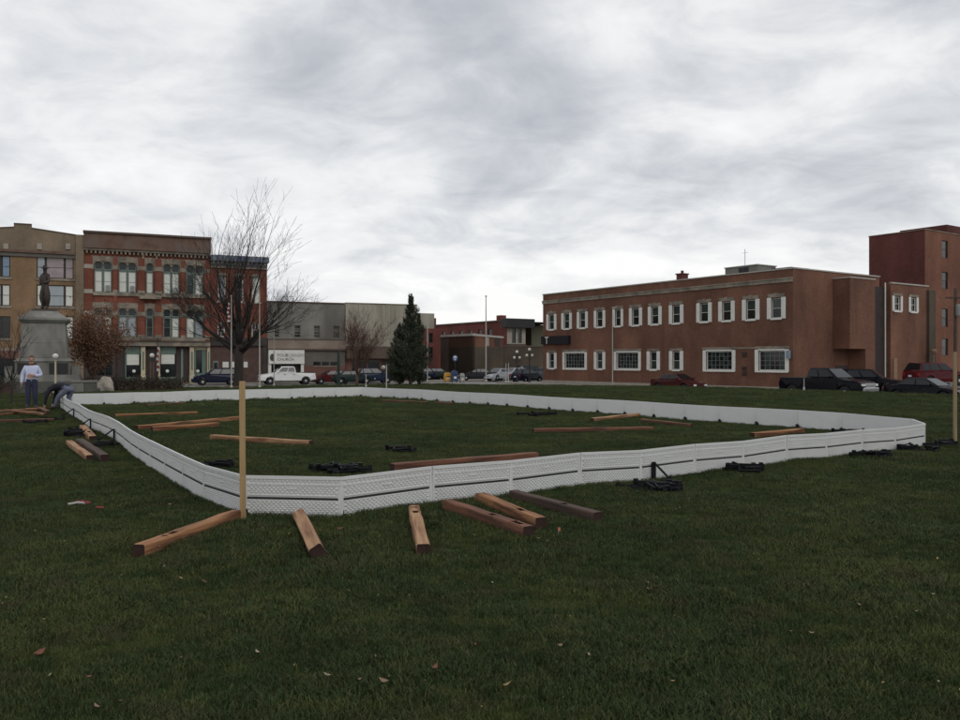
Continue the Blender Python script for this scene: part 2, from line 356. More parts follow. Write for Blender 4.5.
dk = t.nodes.new('ShaderNodeMix'); dk.data_type = 'RGBA'; dk.blend_type = 'MULTIPLY'; dk.inputs[0].default_value = 1
fine = t.nodes.new('ShaderNodeMapRange'); fine.inputs[1].default_value = 0.3; fine.inputs[2].default_value = 0.7; fine.inputs[3].default_value = 0.6; fine.inputs[4].default_value = 1.1
t.links.new(lnoise(9.0, 7, (2, 3, 0)), fine.inputs[0]); t.links.new(lc, dk.inputs[6]); t.links.new(fine.outputs[0], dk.inputs[7])
t.links.new(dk.outputs[2], b.inputs['Base Color'])
bp = t.nodes.new('ShaderNodeBump'); bp.inputs['Strength'].default_value = 1.0; bp.inputs['Distance'].default_value = 0.05
t.links.new(lnoise(22.0, 6, (1, 1, 0)), bp.inputs['Height']); t.links.new(bp.outputs[0], b.inputs['Normal'])
me.materials.append(lm)
lawn = link('lawn', me); tag(lawn, 'mown dark green park lawn around the white rink boards', 'lawn', kind='structure')

def strip(name, D, Nv, a0, a1, b0, b1, z0, z1, m, label, cat):
    """slab in street coordinates: along D from a0..a1, across Nv from b0..b1"""
    mb = MB(); mb.box(a0, a1, b0, b1, z0, z1)
    o = mb.build(name, m); 
    ang = math.atan2(D.y, D.x); o.rotation_euler = (0, 0, ang)
    return tag(o, label, cat, kind='structure')
# local frame of strip: X along D, Y = left of D.  UD's left is NN; VD's left is MM
strip('road', UD, NN, -160, 160, 43.15, 53.0, ROAD-0.3, ROAD, M['asphalt'], 'grey asphalt street beside the long brick office', 'road')
strip('road', VD, MM, -160, 220, 77.15, 91.0, ROAD-0.3, ROAD+0.004, M['roadlt'], 'pale concrete street in front of the old brick row', 'road')
strip('pavement', UD, NN, -46, 120, 41.6, 43.0, WALK-0.3, WALK, M['walk'], 'concrete pavement between the lawn and the asphalt street', 'pavement')
strip('kerb', UD, NN, -46, 120, 43.0, 43.15, WALK-0.3, WALK+0.01, M['stone_lt'], 'kerb on the lawn side of the asphalt street', 'kerb')
strip('pavement', VD, MM, -120, 27, 75.2, 77.0, WALK-0.3, WALK+0.005, M['walk'], 'concrete pavement between the lawn and the pale street', 'pavement')
strip('kerb', VD, MM, -120, 27, 77.0, 77.15, WALK-0.3, WALK+0.012, M['stone_lt'], 'kerb on the lawn side of the pale street', 'kerb')
strip('pavement', VD, MM, -150, 60, 91.0, 180, WALK-0.3, WALK+0.008, M['walk'], 'concrete pavement and lots behind the pale street', 'pavement')
strip('pavement', UD, NN, -76, 120, 53.0, 170, WALK-0.3, WALK+0.002, M['walk'], 'concrete pavement in front of the long brick office', 'pavement')
# painted parking bays on the asphalt street
for k in range(9):
    a = -62+k*6.6
    strip('bay_line', UD, NN, a, a+0.12, 50.6, 52.9, ROAD, ROAD+0.006, M['paint'], 'white parking bay line on the asphalt street', 'line')['group'] = 'parking bay lines'

# ------------------------------------------------------------------ rink boards
PH = 0.425
def rink_points():
    A0 = Vector((-1.435, 8.58)); A1 = Vector((-2.46, 8.67)); A2 = Vector((-3.21, 9.66))
    A = Vector((-2.24, 8.02)); B = Vector((-15.1, 29.7)); C = Vector((-5.2, 37.85)); D = Vector((9.92, 16.6))
    def corner(P, Q, Rr, c):
        u = (P-Q).normalized(); v = (Rr-Q).normalized()
        s = Q+u*c; e = Q+v*c; mid = Q+(u+v)*(c*0.30)
        return s, mid, e
    def walk(p, q, L):
        n = max(1, round((q-p).length/L)); return [p.lerp(q, i/n) for i in range(n)]
    L = 1.135
    b0, bm_, b1 = corner(A, B, C, 1.55); c0, cm, c1 = corner(B, C, D, 1.55); d0, dm, d1 = Vector((8.27, 18.9)), Vector((8.9, 17.1)), Vector((8.46, 15.8))
    left = walk(A2, b0, L)
    wob = [0, -0.01, -0.03, -0.04, -0.03, 0.0, 0.04, 0.06, 0.05, 0.01, -0.03, -0.04, -0.03, -.01, 0, 0, 0, 0, 0, 0, 0, 0, 0]
    nrm = Vector((0.86, 0.51))
    left = [p+nrm*wob[i % len(wob)] for i, p in enumerate(left)]
    pts = left+[b0, bm_]+walk(b1, c0, L)+[c0, cm]+walk(c1, d0, L)+[d0, dm]+walk(d1, A0, L)+[A0, A1]
    return pts
RP = rink_points()
rink = empty('rink_boards', (RP[0].x, RP[0].y, gz(*RP[0])), label='low white plastic board wall of an ice rink set up on the lawn', cat='rink')
# one panel: smooth inside, basket-weave relief, rails and a long slot outside (local -Y is outside? we put outside at +Y)
def panel_meshes():
    mb = MB(); L = 1.0; th = 0.018
    mb.box(0, L, -th, 0.0, 0.0, PH)                                   # sheet
    zs = PH*0.455
    # rails
    mb.box(0, L, 0.0, 0.014, PH-0.030, PH+0.004)
    mb.box(0.0, L, 0.0, 0.010, PH-0.088, PH-0.076)
    mb.box(0.04, L-0.04, 0.0, 0.010, zs+0.030, zs+0.040)
    # posts at the ends and a flat stile in the middle
    mb.box(0, 0.02, 0.0, 0.008, 0.0, PH-0.031); mb.box(L-0.02, L, 0.0, 0.008, 0.0, PH-0.031); mb.tube([(0, -.006, 0), (0, -.006, PH)], .011, 8)
    def pads(z0, z1):
        rows = max(1, int((z1-z0)/0.0205)); ph = (z1-z0)/rows; pw = 0.046
        for r in range(rows):
            x = 0.026+(pw*0.5 if r % 2 else 0)
            while x+pw < L-0.02:
                if True:
                    zc_ = z0+ph*(r+0.5); xc = x+pw/2; hw = pw*0.50; hh = ph*0.85
                    b_ = len(mb.v)
                    mb.v += [(xc-hw, 0.0005, zc_), (xc, 0.0005, zc_-hh), (xc+hw, 0.0005, zc_), (xc, 0.0005, zc_+hh),
                             (xc-hw*.5, 0.010, zc_+hh*.30), (xc, 0.010, zc_-hh*.1), (xc+hw*.5, 0.010, zc_+hh*.30), (xc, 0.010, zc_+hh*.62)]
                    for i in range(4):
                        j = (i+1) % 4; mb.f.append((b_+i, b_+j, b_+4+j, b_+4+i)); mb.mi.append(0)
                    mb.f.append((b_+4, b_+5, b_+6, b_+7)); mb.mi.append(0)
                x += pw
    pads(0.008, zs-0.016); pads(zs+0.048, PH-0.094); pads(PH-0.072, PH-0.036)
    mb.box(L/2-0.05, L/2+0.05, 0.0, 0.012, PH-0.135, PH-0.118)
    me = mb.mesh('board_panel', M['vinyl'])
    bm = bmesh.new(); bm.from_mesh(me); bmesh.ops.recalc_face_normals(bm, faces=bm.faces); bm.to_mesh(me); bm.free()
    sl = MB(); sl.box(0.030, L-0.030, 0.0, 0.004, zs-0.010, zs+0.014)
    sm = sl.mesh('slot', M['slot'])
    ft = MB(); ft.box(-0.06, 0.06, -0.17, -0.02, 0.0, 0.06); ft.prism([(-0.15, 0.05), (-0.02, 0.05), (-0.02, 0.12)], 'x', -0.04, 0.04); ft.tube([(0.02, -0.12, 0.0), (0.02, -0.12, 0.16)], 0.020, 6); ft.box(-.05, .05, -.15, -.09, .08, .13)
    fm = ft.mesh('bracket_foot', M['blackpl'])
    return me, sm, fm
pm, slm, ftm = panel_meshes()
inv = Matrix.Translation(-rink.location)
for i in range(len(RP)):
    p = RP[i]; q = RP[(i+1) % len(RP)]
    zp, zq = gz(*p)-0.015, gz(*q)-0.015
    d = q-p; L = d.length
    ang = math.atan2(d.y, d.x); pitch = -math.atan2(zq-zp, L)
    # the loop runs A->B->C->D (clockwise seen from above), so the outside is the left side (+Y)
    o = link('board_panel', pm, rink)
    o.location = Vector((p.x, p.y, zp))-rink.location; o.rotation_euler = (R(random.uniform(-.7, .7)), pitch, ang); o.scale = (L*0.999, 1, 1)
    s = link('slot', slm, o)
    f = link('bracket_foot', ftm, o); f.scale = (.62/L, .62, .7)
    f.rotation_euler = (0, 0, random.uniform(-.1, .1))

# clockwise check of the outside direction happens visually: left of travel

# support brackets still fixed to the outside of the long side and the front
def bracket_mesh():
    mb = MB()
    mb.box(-0.03, 0.03, 0.022, 0.05, 0.0, 0.24)              # upright against the boards
    mb.box(-0.035, 0.035, 0.02, 0.36, 0.0, 0.022)            # foot
    mb.tube([(0, 0.04, 0.235), (0, 0.35, 0.02)], 0.016, 5)   # brace
    mb.box(-0.055, 0.055, 0.30, 0.38, 0.0, 0.03)
    mb.tube([(0, 0.33, 0.0), (0, 0.33, 0.09)], 0.012, 6)
    return mb.mesh('support_bracket', M['blackpl'])
brm = bracket_mesh()
def on_wall(px):
    """joint of the boards nearest to a line of sight, front and near side only"""
    best = None
    for i, p in enumerate(RP):
        if p.y > 30: continue
        q = RP[(i+1) % len(RP)]
        for k in range(21):
            w = p.lerp(q, k/20); e = abs(480+FPX*w.x/w.y-px)
            if e < 4 and (best is None or w.y < best[0]-1.5 or (abs(w.y-best[0]) <= 1.5 and e < best[3])): best = (w.y, w, (q-p), e)
    return best[1], best[2]
for px in (75, 92, 116, 651):
    w, d = on_wall(px)
    o = link('support_bracket', brm, rink); o.location = Vector((w.x, w.y, gz(*w)))-rink.location
    o.rotation_euler = (0, 0, math.atan2(d.y, d.x)); 

# ------------------------------------------------------------------ timbers lying about
def timber(name, p, q, w, h, wm, label, holes=(), end_cut=0.0, group=None, roll=0.0, lift=0.0, cham=0.16, cat='timber'):
    """a milled post from p to q (ground points); holes: list of (t along 0..1, length) mortises in its top"""
    p = Vector(p); q = Vector(q); d = q-p; L = d.length
    mb = MB(); c = w*0.5*cham
    hw = w/2; tw = hw-c                      # half width of the flat top
    prof = [(-hw, h*0.12), (-hw+c, 0), (hw-c, 0), (hw, h*0.12), (hw, h*0.88), (tw, h), (-tw, h), (-hw, h*0.88)]
    n = len(prof)
    segs = max(6, int(L/0.25)); base = len(mb.v)
    xs = sorted(set([0.0, L]+[L*k/segs for k in range(1, segs)]+[v for (t_, l_) in holes for v in (max(0.01, L*t_-l_/2), min(L-.01, L*t_+l_/2))]))
    hs = [(L*t_-l_/2, L*t_+l_/2) for t_, l_ in holes]
    rr = random.Random(hash((round(p.x, 2), round(p.y, 2))) & 0xffff)
    for x in xs:
        jy, jz = rr.uniform(-.004, .004), rr.uniform(-.004, .004)
        for (y, z) in prof: mb.v.append((x, y+jy+rr.uniform(-.003, .003), z+(jz if z > 0 else 0)))
    for i in range(len(xs)-1):
        mid = (xs[i]+xs[i+1])/2
        inh = any(a < mid < b_ for a, b_ in hs)
        for k in range(n):
            k2 = (k+1) % n
            if inh and k == 5: continue
            mb.f.append((base+i*n+k, base+i*n+k2, base+(i+1)*n+k2, base+(i+1)*n+k)); mb.mi.append(0)
        if inh:                                # leave a mortise: rim strips and a sunken box
            x0, x1 = xs[i], xs[i+1]; yi = tw*0.55; zt = h-0.002; zb_ = h*0.35
            a0, a1 = mb.v[base+i*n+5], mb.v[base+i*n+6]; b0, b1 = mb.v[base+(i+1)*n+5], mb.v[base+(i+1)*n+6]
            mb.quad(a0, b0, (x1, yi, zt), (x0, yi, zt)); mb.quad(a1, (x0, -yi, zt), (x1, -yi, zt), b1)
            mb.quad((x0, yi, zt), (x1, yi, zt), (x1, yi, zb_), (x0, yi, zb_), mi=1); mb.quad((x0, -yi, zt), (x0, -yi, zb_), (x1, -yi, zb_), (x1, -yi, zt), mi=1)
            mb.quad((x0, -yi, zb_), (x0, yi, zb_), (x1, yi, zb_), (x1, -yi, zb_), mi=1)
            first = not any(a < xs[i-1]+1e-6 and xs[i] < b_-1e-6 and a < xs[i]-1e-6 for a, b_ in hs); 
            mb.quad((x0, -yi, zt), (x0, yi, zt), (x0, yi, zb_), (x0, -yi, zb_), mi=1)
            mb.quad((x1, -yi, zt), (x1, yi, zt), (x1, yi, zb_), (x1, -yi, zb_), mi=1)
    mb.f.append(tuple(base+k for k in range(n-1, -1, -1))); mb.f.append(tuple(base+(len(xs)-1)*n+k for k in range(n))); mb.mi += [1, 1]
    me = mb.mesh(name, [wm, ENDS])
    o = link(name, me); o.location = (p.x, p.y, p.z+lift)
    o.rotation_euler = (roll, -math.atan2(d.z, Vector((d.x, d.y)).length), math.atan2(d.y, d.x))
    return tag(o, label, cat, group)
def tg(a, b_, *args, **k):
    return timber('timber_post' if k.get('cat', 'timber') == 'timber' else 'board', G(*a), G(*b_), *args, **k)
GF = 'square timbers lying on the lawn in front of the rink'
tg((139, 558), (237, 520.5), .112, .108, W['orange'], 'orange timber ending at the foot of the tall pale stake', holes=((.30, .10), (.22, .05)), group=GF)
tg((322, 561), (303, 522), .115, .118, W['pale'], 'short pale timber pointing at the camera just right of the stake', group=GF, roll=R(-32), lift=.02)
tg((423, 557), (414, 516), .11, .11, W['pale'], 'short timber with two square mortises at its far end', holes=((.80, .07), (.94, .06)), group=GF)
tg((529, 539), (447, 510), .118, .115, W['red'], 'red-brown timber with two slots, lower of the crossed pair', holes=((.12, .14), (.40, .12)), group=GF)
tg((541, 530), (480, 503), .118, .115, W['orange'], 'orange timber with a cut notch, upper one of the close pair', holes=((.30, .12),), group=GF)
tg((598, 523), (513, 499), .115, .105, W['dark'], 'dark weathered brown timber at the end of the front row', holes=((.35, .08),), group=GF)
GL = 'timbers lying outside the long side of the rink'
tg((90, 461), (69, 445.5), .11, .10, W['pale'], 'pale timber lying outside the long rink side, beside a dark one', group=GL)
tg((105, 462), (80, 445), .13, .12, W['dark'], 'dark timber lying between a pale timber and the long rink side', group=GL)
tg((93, 442), (83, 430), .14, .12, W['pale'], 'short pale notched timber nearest the outer brackets', holes=((.35, .35),), group=GL)
GP = 'boards piled near the standing man'
for (a, b_, wd, h, wm, lb, lf) in (
    ((-14, 423.5), (54, 421.5), .14, .05, W['red'], 'red-brown board lying in front of the loose pile', 0),
    ((-10, 417), (36, 413.5), .14, .05, W['orange'], 'orange board at the bottom of the loose pile near the man', 0),
    ((6, 414), (46, 418), .14, .05, W['orange'], 'orange board crossing the loose pile at a slant', .055),
    ((-6, 413), (44, 410.5), .14, .05, W['pale'], 'pale board at the back of the loose pile', 0),
    ((24, 411), (40, 410), .12, .05, W['pale'], 'very short pale offcut at the feet of the standing man', .0),
    ((39, 411), (48, 415.5), .12, .05, W['red'], 'short red-brown offcut at the end of the loose pile', .055)):
    tg(a, b_, wd, h, wm, lb, group=GP, lift=lf+.03, cham=.1, cat='board')
GI = 'boards lying on the grass inside the rink'
for (a, b_, wd, h, wm, lb) in (
    ((115, 417.5), (197, 414.5), .10, .07, W['orange'], 'thin board inside the rink lying closest to its far short end'),
    ((136, 430), (240, 419.8), .13, .08, W['orange'], 'long orange board inside the rink, upper of the overlapping pair'),
    ((152, 431.5), (218, 427), .15, .09, W['orange'], 'bright orange board inside the rink, lower of the overlapping pair'),
    ((212, 439.5), (311, 446), .11, .08, W['pale'], 'single board behind the upright stake inside the rink'),
    ((392, 472), (536, 459.5), .15, .10, W['red'], 'long red-brown timber just behind the front boards inside the rink'),
    ((533, 432.5), (652, 430.5), .11, .07, W['red'], 'long thin red-brown board in the middle of the rink'),
    ((592, 421.5), (638, 416.5), .14, .07, W['pale'], 'short light orange board near the back boards of the rink'),
    ((642, 421.5), (692, 427), .10, .05, W['red'], 'short dull red board near the back boards of the rink'),
    ((752, 437.5), (802, 433), .14, .08, W['orange'], 'short orange board in the narrow corner of the rink'),
    ((383, 401.5), (428, 403.5), .12, .05, W['red'], 'brown board at the foot of the back boards'),
    ((436, 403.8), (453, 404.6), .14, .05, W['red'], 'short broken brown board beside the back boards'),
    ((146, 406.2), (184, 403.8), .16, .04, W['red'], 'dull red board against the far short end of the rink')):
    tg(a, b_, wd, h+.02, wm, lb, group=GI, cham=.15, cat='board')

# ------------------------------------------------------------------ heaps of loose black brackets
def bracket_heap(px, py, wpx, n, label, spread=0.12):
    c = G(px, py); rr = random.Random(int(px*7+py)); wid = wpx*c.y/FPX
    root = empty('bracket_bundle', c, label=label, cat='brackets', group='black plastic brackets lying on the grass')
    for k in range(n):
        mb = MB(); L = rr.uniform(.26, .36)
        mb.box(-.02, .02, 0, .02, 0, L*.62); mb.box(-.025, .025, 0, L, 0, .02); mb.tube([(0, .01, L*.6), (0, L-.01, .015)], .013, 5); mb.box(-.05, .05, L-.06, L, 0, .03)
        o = mb.build('bracket', M['blackpl'], root)
        o.location = (rr.uniform(-.5, .5)*max(.05, wid-.3), rr.uniform(-.5, .5)*spread, .025+.022*(k % 4))
        o.rotation_euler = (R(rr.choice((0, 180)))+rr.uniform(-.15, .15), R(90)+rr.uniform(-.2, .2), rr.uniform(-.5, .5)+R(90)*rr.choice((1, -1)))
    return root
bracket_heap(343, 473, 60, 20, 'long heap of black brackets behind the front boards near the stake')
bracket_heap(397, 452.5, 22, 4, 'small heap of black brackets out on the grass inside the rink')
bracket_heap(538, 416, 30, 12, 'heap of black brackets near the back boards inside the rink')
bracket_heap(216, 467.5, 22, 4, 'black brackets behind the curved corner boards next to the stake')
bracket_heap(848, 434, 20, 4, 'black brackets tucked in the narrow corner inside the rink')
bracket_heap(652, 491, 40, 14, 'heap of black brackets under the upright triangular bracket')
bracket_heap(739, 471.5, 22, 9, 'black bracket heap against the front boards, second from the upright bracket')
bracket_heap(868, 457.5, 22, 8, 'black bracket heap against the front boards below the narrow corner')
bracket_heap(919, 451.5, 28, 10, 'black bracket heap just outside the narrow corner of the boards')
bracket_heap(934, 445.5, 20, 4, 'black bracket heap on the grass close to the thin right stake')
bracket_heap(100, 447, 10, 4, 'black bracket heap between timbers and the long rink side')
bracket_heap(80, 437, 14, 4, 'black bracket heap above the notched short timber')
bracket_heap(80, 434, 14, 4, 'black bracket heap close to the outer wall brackets')
bracket_heap(36, 423.5, 10, 3, 'small black bracket heap in front of the board pile')
bracket_heap(57, 420, 6, 2, 'single pair of black brackets right of the board pile')

# ------------------------------------------------------------------ upright stakes
def stake(px, py, top, w, label, m):
    c = G(px, py); H = (py-top)*c.y/FPX
    mb = MB(); hw = w/2
    mb.box(-hw, hw, -hw*.55, hw*.55, -0.1, H); o = mb.build('stake', m, bevel=0.003)
    o.location = c; o.rotation_euler = (R(.4), R(-.3), R(12)); return tag(o, label, 'stake')
stake(243, 521, 381.5, .058, 'tall pale wooden stake standing at the rounded corner of the boards', M['stake'])
stake(955, 444, 352, .066, 'thin wooden stake standing on the grass right of the rink', mat('stake_grey', (0.26, 0.19, 0.11), 0.85, .2, 3, stretch=(14, 14, .8)))

# red and white litter
c = G(80, 507)
lt = empty('crumpled_tape', c, label='crumpled red and white tape on the grass outside the rink', cat='tape')
mb = MB(); rr = random.Random(3)
for k in range(7):
    x, y = rr.uniform(-.05, .13), rr.uniform(-.05, .05); a = rr.uniform(0, 3)
    mb.quad((x, y, .03), (x+.05*math.cos(a), y+.05*math.sin(a), .04), (x+.05*math.cos(a)-.01, y+.05*math.sin(a)+.02, .055), (x-.02, y+.03, .06))
mb.build('red_tape', M['redp'], lt)
mb = MB(); mb.tube([(-.13, 0, .03), (-.03, .02, .045), (.05, 0, .04)], .014, 6); mb.build('white_tape', M['whitecloth'], lt)
c = G(101, 511); mb = MB()
for k in range(4):
    x, y = rr.uniform(-.05, .05), rr.uniform(-.03, .03); mb.quad((x-.025, y, .03), (x+.025, y+.01, .033), (x+.02, y+.02, .042), (x-.02, y+.02, .045))
o = mb.build('red_wrapper', M['redcloth']); o.location = c; tag(o, 'small dull red wrapper beside the crumpled tape', 'wrapper')
def marker_flag(px, py, label):
    c = G(px, py); r_ = empty('marker_flag', c, label=label, cat='flag')
    mb = MB(); mb.tube([(0, 0, 0), (0.01, 0, .06)], .003, 5); mb.build('wire', M['metalg'], r_)
    mb = MB(); mb.box(0.0, .022, -.002, .002, .035, .068); mb.build('flag', mat('flag_orange', (.5, .16, .08), .7), r_)
marker_flag(558, 535, 'tiny orange marker flag right of the crossed timbers')
# ------------------------------------------------------------------ buildings
def link_text(name, cu, parent):
    o = link(name, cu); dg = bpy.context.evaluated_depsgraph_get(); me = bpy.data.meshes.new_from_object(o.evaluated_get(dg)); bpy.data.objects.remove(o); me.name = name
    return link(name, me, parent)
class Facade:
    """a wall plane: origin O on the ground, unit direction d (left to right as seen from the park), base height zb"""
    def __init__(s, O, d, zb): s.O = Vector(O); s.d = Vector(d).normalized(); s.zb = zb; s.ang = math.atan2(s.d.y, s.d.x)
    def s(s_, px):
        k = (px-480)/FPX       # x = k*y on the line of sight
        O, d = s_.O, s_.d
        return (k*O.y-O.x)/(d.x-k*d.y)
    def dep(s_, px): return s_.O.y+s_.d.y*s_.s(px)
    def h(s_, px, py): return EYE-(py-HOR)*s_.dep(px)/FPX-s_.zb
    def root(s_, name, **k): return empty(name, (s_.O.x, s_.O.y, s_.zb), s_.ang, **k)

def wall_mesh(mb, W0, W1, H, openings, y=0.0, rev=0.18, mi=0, z0=0.0):
    """front face at y with rectangular openings (x0,x1,z0,z1) and reveals going to y+rev"""
    xs = sorted(set([W0, W1]+[v for o in openings for v in o[:2]])); zs = sorted(set([z0, H]+[v for o in openings for v in o[2:4]]))
    for i in range(len(xs)-1):
        for j in range(len(zs)-1):
            cx, cz = (xs[i]+xs[i+1])/2, (zs[j]+zs[j+1])/2
            if any(o[0] < cx < o[1] and o[2] < cz < o[3] for o in openings): continue
            mb.quad((xs[i], y, zs[j]), (xs[i+1], y, zs[j]), (xs[i+1], y, zs[j+1]), (xs[i], y, zs[j+1]), mi=mi)
    for x0, x1, a, b_ in [o[:4] for o in openings]:
        mb.quad((x0, y, a), (x0, y+rev, a), (x0, y+rev, b_), (x0, y, b_), mi=mi); mb.quad((x1, y, a), (x1, y, b_), (x1, y+rev, b_), (x1, y+rev, a), mi=mi)
        mb.quad((x0, y, b_), (x0, y+rev, b_), (x1, y+rev, b_), (x1, y, b_), mi=mi); mb.quad((x0, y, a), (x1, y, a), (x1, y+rev, a), (x0, y+rev, a), mi=mi)
def shell(mb, W0, W1, D, H, z0=0, mi=0, rmi=1, y=0.0):
    """side, back and roof faces that close a block whose front is made by wall_mesh"""
    mb.quad((W0, y, z0), (W0, y, H), (W0, D, H), (W0, D, z0), mi=mi); mb.quad((W1, y, z0), (W1, D, z0), (W1, D, H), (W1, y, H), mi=mi)
    mb.quad((W0, D, z0), (W0, D, H), (W1, D, H), (W1, D, z0), mi=mi); mb.quad((W0, y, H-0.0), (W1, y, H), (W1, D, H), (W0, D, H), mi=rmi)
def rawbuild(mb, name, mats, parent): return link(name, mb.mesh(name, mats), parent)

def window(root, x0, x1, z0, z1, rev=0.18, fw=0.07, frame=None, pane=None, cols=1, rows=2, sill=None, sill_m=None, lower=None, arch=0.0, mw=0.035, y=0.0, bar=None):
    """a window set in an opening: window (frame) > pane, muntins, sill"""
    frame = frame or M['white']; pane = pane or M['glass']
    yb = y+rev-0.10
    mb = MB()
    mb.box(x0, x0+fw, yb, yb+0.07, z0, z1); mb.box(x1-fw, x1, yb, yb+0.07, z0, z1)
    mb.box(x0+fw, x1-fw, yb, yb+0.07, z0, z0+fw); mb.box(x0+fw, x1-fw, yb, yb+0.07, z1-fw, z1)
    w = mb.build('window', frame, root)
    ix0, ix1, iz0, iz1 = x0+fw, x1-fw, z0+fw, z1-fw
    for r in range(rows):
        for c in range(cols):
            a = ix0+(ix1-ix0)*c/cols; b_ = ix0+(ix1-ix0)*(c+1)/cols; e = iz0+(iz1-iz0)*r/rows; g = iz0+(iz1-iz0)*(r+1)/rows
            pm_ = lower if (lower is not None and r < rows-1) else pane
            if isinstance(pm_, (list, tuple)): pm_ = pm_[(r*cols+c) % len(pm_)]
            bx('pane', pm_, w, a+(mw/2 if c else 0), b_-(mw/2 if c < cols-1 else 0), yb+0.045, yb+0.06, e+(mw/2 if r else 0), g-(mw/2 if r < rows-1 else 0))
    mm = MB()
    for c in range(1, cols):
        x = ix0+(ix1-ix0)*c/cols; mm.box(x-mw/2, x+mw/2, yb+0.012, yb+0.064, iz0, iz1)
    for r in range(1, rows):
        z = iz0+(iz1-iz0)*r/rows; mm.box(ix0, ix1, yb+0.010, yb+0.062, z-mw/2, z+mw/2)
    if rows*cols > 1: mm.build('glazing_bars', bar or frame, w)
    if sill: 
        e = sill; bx('sill', sill_m or M['stone_lt'], w, x0-e, x1+e, y-0.10, y+rev-0.102, z0-0.14, z0-0.002)
    return w
def shutter(root, x0, x1, z0, z1, y=0.0):
    mb = MB(); mb.box(x0, x1, y-0.05, y-0.004, z0, z1); n = 3; hh = (z1-z0)
    mb.box(x0+.04, x1-.04, y-0.068, y-0.05, z0+.06, z0+hh*.48); mb.box(x0+.04, x1-.04, y-0.068, y-0.05, z0+hh*.53, z1-.06)
    return mb.build('shutter', M['white'], root)

# ---- long brick office on the right
B0 = Vector((24.45, 64.9)); B1 = Vector((6.9, 91.0))
FO = Facade(B1, B0-B1, WALK)
LEN = (B0-B1).length; TOP = FO.h(793, 268.5)
off = FO.root('brick_office', label='long two storey brick office with white shuttered windows', cat='building')
ups = [(546.5,556.6),(561.5,572),(577,588),(594,605.5),(612.7,623.4),(629,642.5),(648,662),(669,683.7),(696.5,712),(718.5,735),(742,760),(767,786)]
lows = [(547,556.6,0),(562.7,587,1),(594,605.5,0),(614,641,1),(647,660,0),(669,683.7,0),(703,735.5,1),(755,789,1)]
UZ0, UZ1 = 3.42-WALK+EYE-0.0, 5.0-WALK+EYE
LZ0, LZ1 = EYE-WALK-0.78, EYE-WALK+0.84
ops = []; items = []
for a, b_ in ups:
    s0, s1 = FO.s(a), FO.s(b_); c = (s0+s1)/2; wd = min(s1-s0, 1.75)
    x0, x1 = c-wd*0.26, c+wd*0.26
    ops.append((x0, x1, UZ0, UZ1)); items.append(('u', x0, x1, c, wd))
for a, b_, big in lows:
    s0, s1 = FO.s(a), FO.s(b_); c = (s0+s1)/2
    if big: x0, x1 = s0+0.36, s1-0.36
    else: x0, x1 = c-0.42, c+0.42
    ops.append((x0, x1, LZ0, LZ1)); items.append(('B' if big else 'l', x0, x1, c, s1-s0))
mb = MB(); DEPTH = 12.0
wall_mesh(mb, 0, LEN, TOP, ops)
# side towards the lot, back, far end, parapet top and a roof 0.5 m lower
mb.quad((LEN, 0, 0), (LEN, DEPTH, 0), (LEN, DEPTH, TOP), (LEN, 0, TOP)); mb.quad((0, 0, 0), (0, 0, TOP), (0, DEPTH, TOP), (0, DEPTH, 0)); mb.quad((0, DEPTH, 0), (0, DEPTH, TOP), (LEN, DEPTH, TOP), (LEN, DEPTH, 0))
mb.quad((0, 0, TOP-.4), (LEN, 0, TOP-.4), (LEN, DEPTH, TOP-.4), (0, DEPTH, TOP-.4), mi=1)
rawbuild(mb, 'wall', [M['brick_r'], M['roofing']], off)
mb = MB(); mb.box(-.06, LEN+.06, -.07, .35, TOP, TOP+.10); mb.box(LEN-.35, LEN+.07, .35, DEPTH+.05, TOP, TOP+.10); mb.box(-.06, .35, .35, DEPTH, TOP, TOP+.10); mb.box(.35, LEN-.35, DEPTH-.3, DEPTH+.05, TOP, TOP+.10)
mb.build('coping', M['coping'], off)
zb = FO.h(793, 281.5)
bx('stone_band', M['stone'], off, -.05, LEN-.02, -.09, -.002, zb, zb+.26); bx('stone_band', M['stone'], off, -.07, LEN+.0, -.14, -.002, zb+.263, zb+.36)
bx('base_course', M['stone_lt'], off, 0, LEN, -.05, -.003, 0, .28)
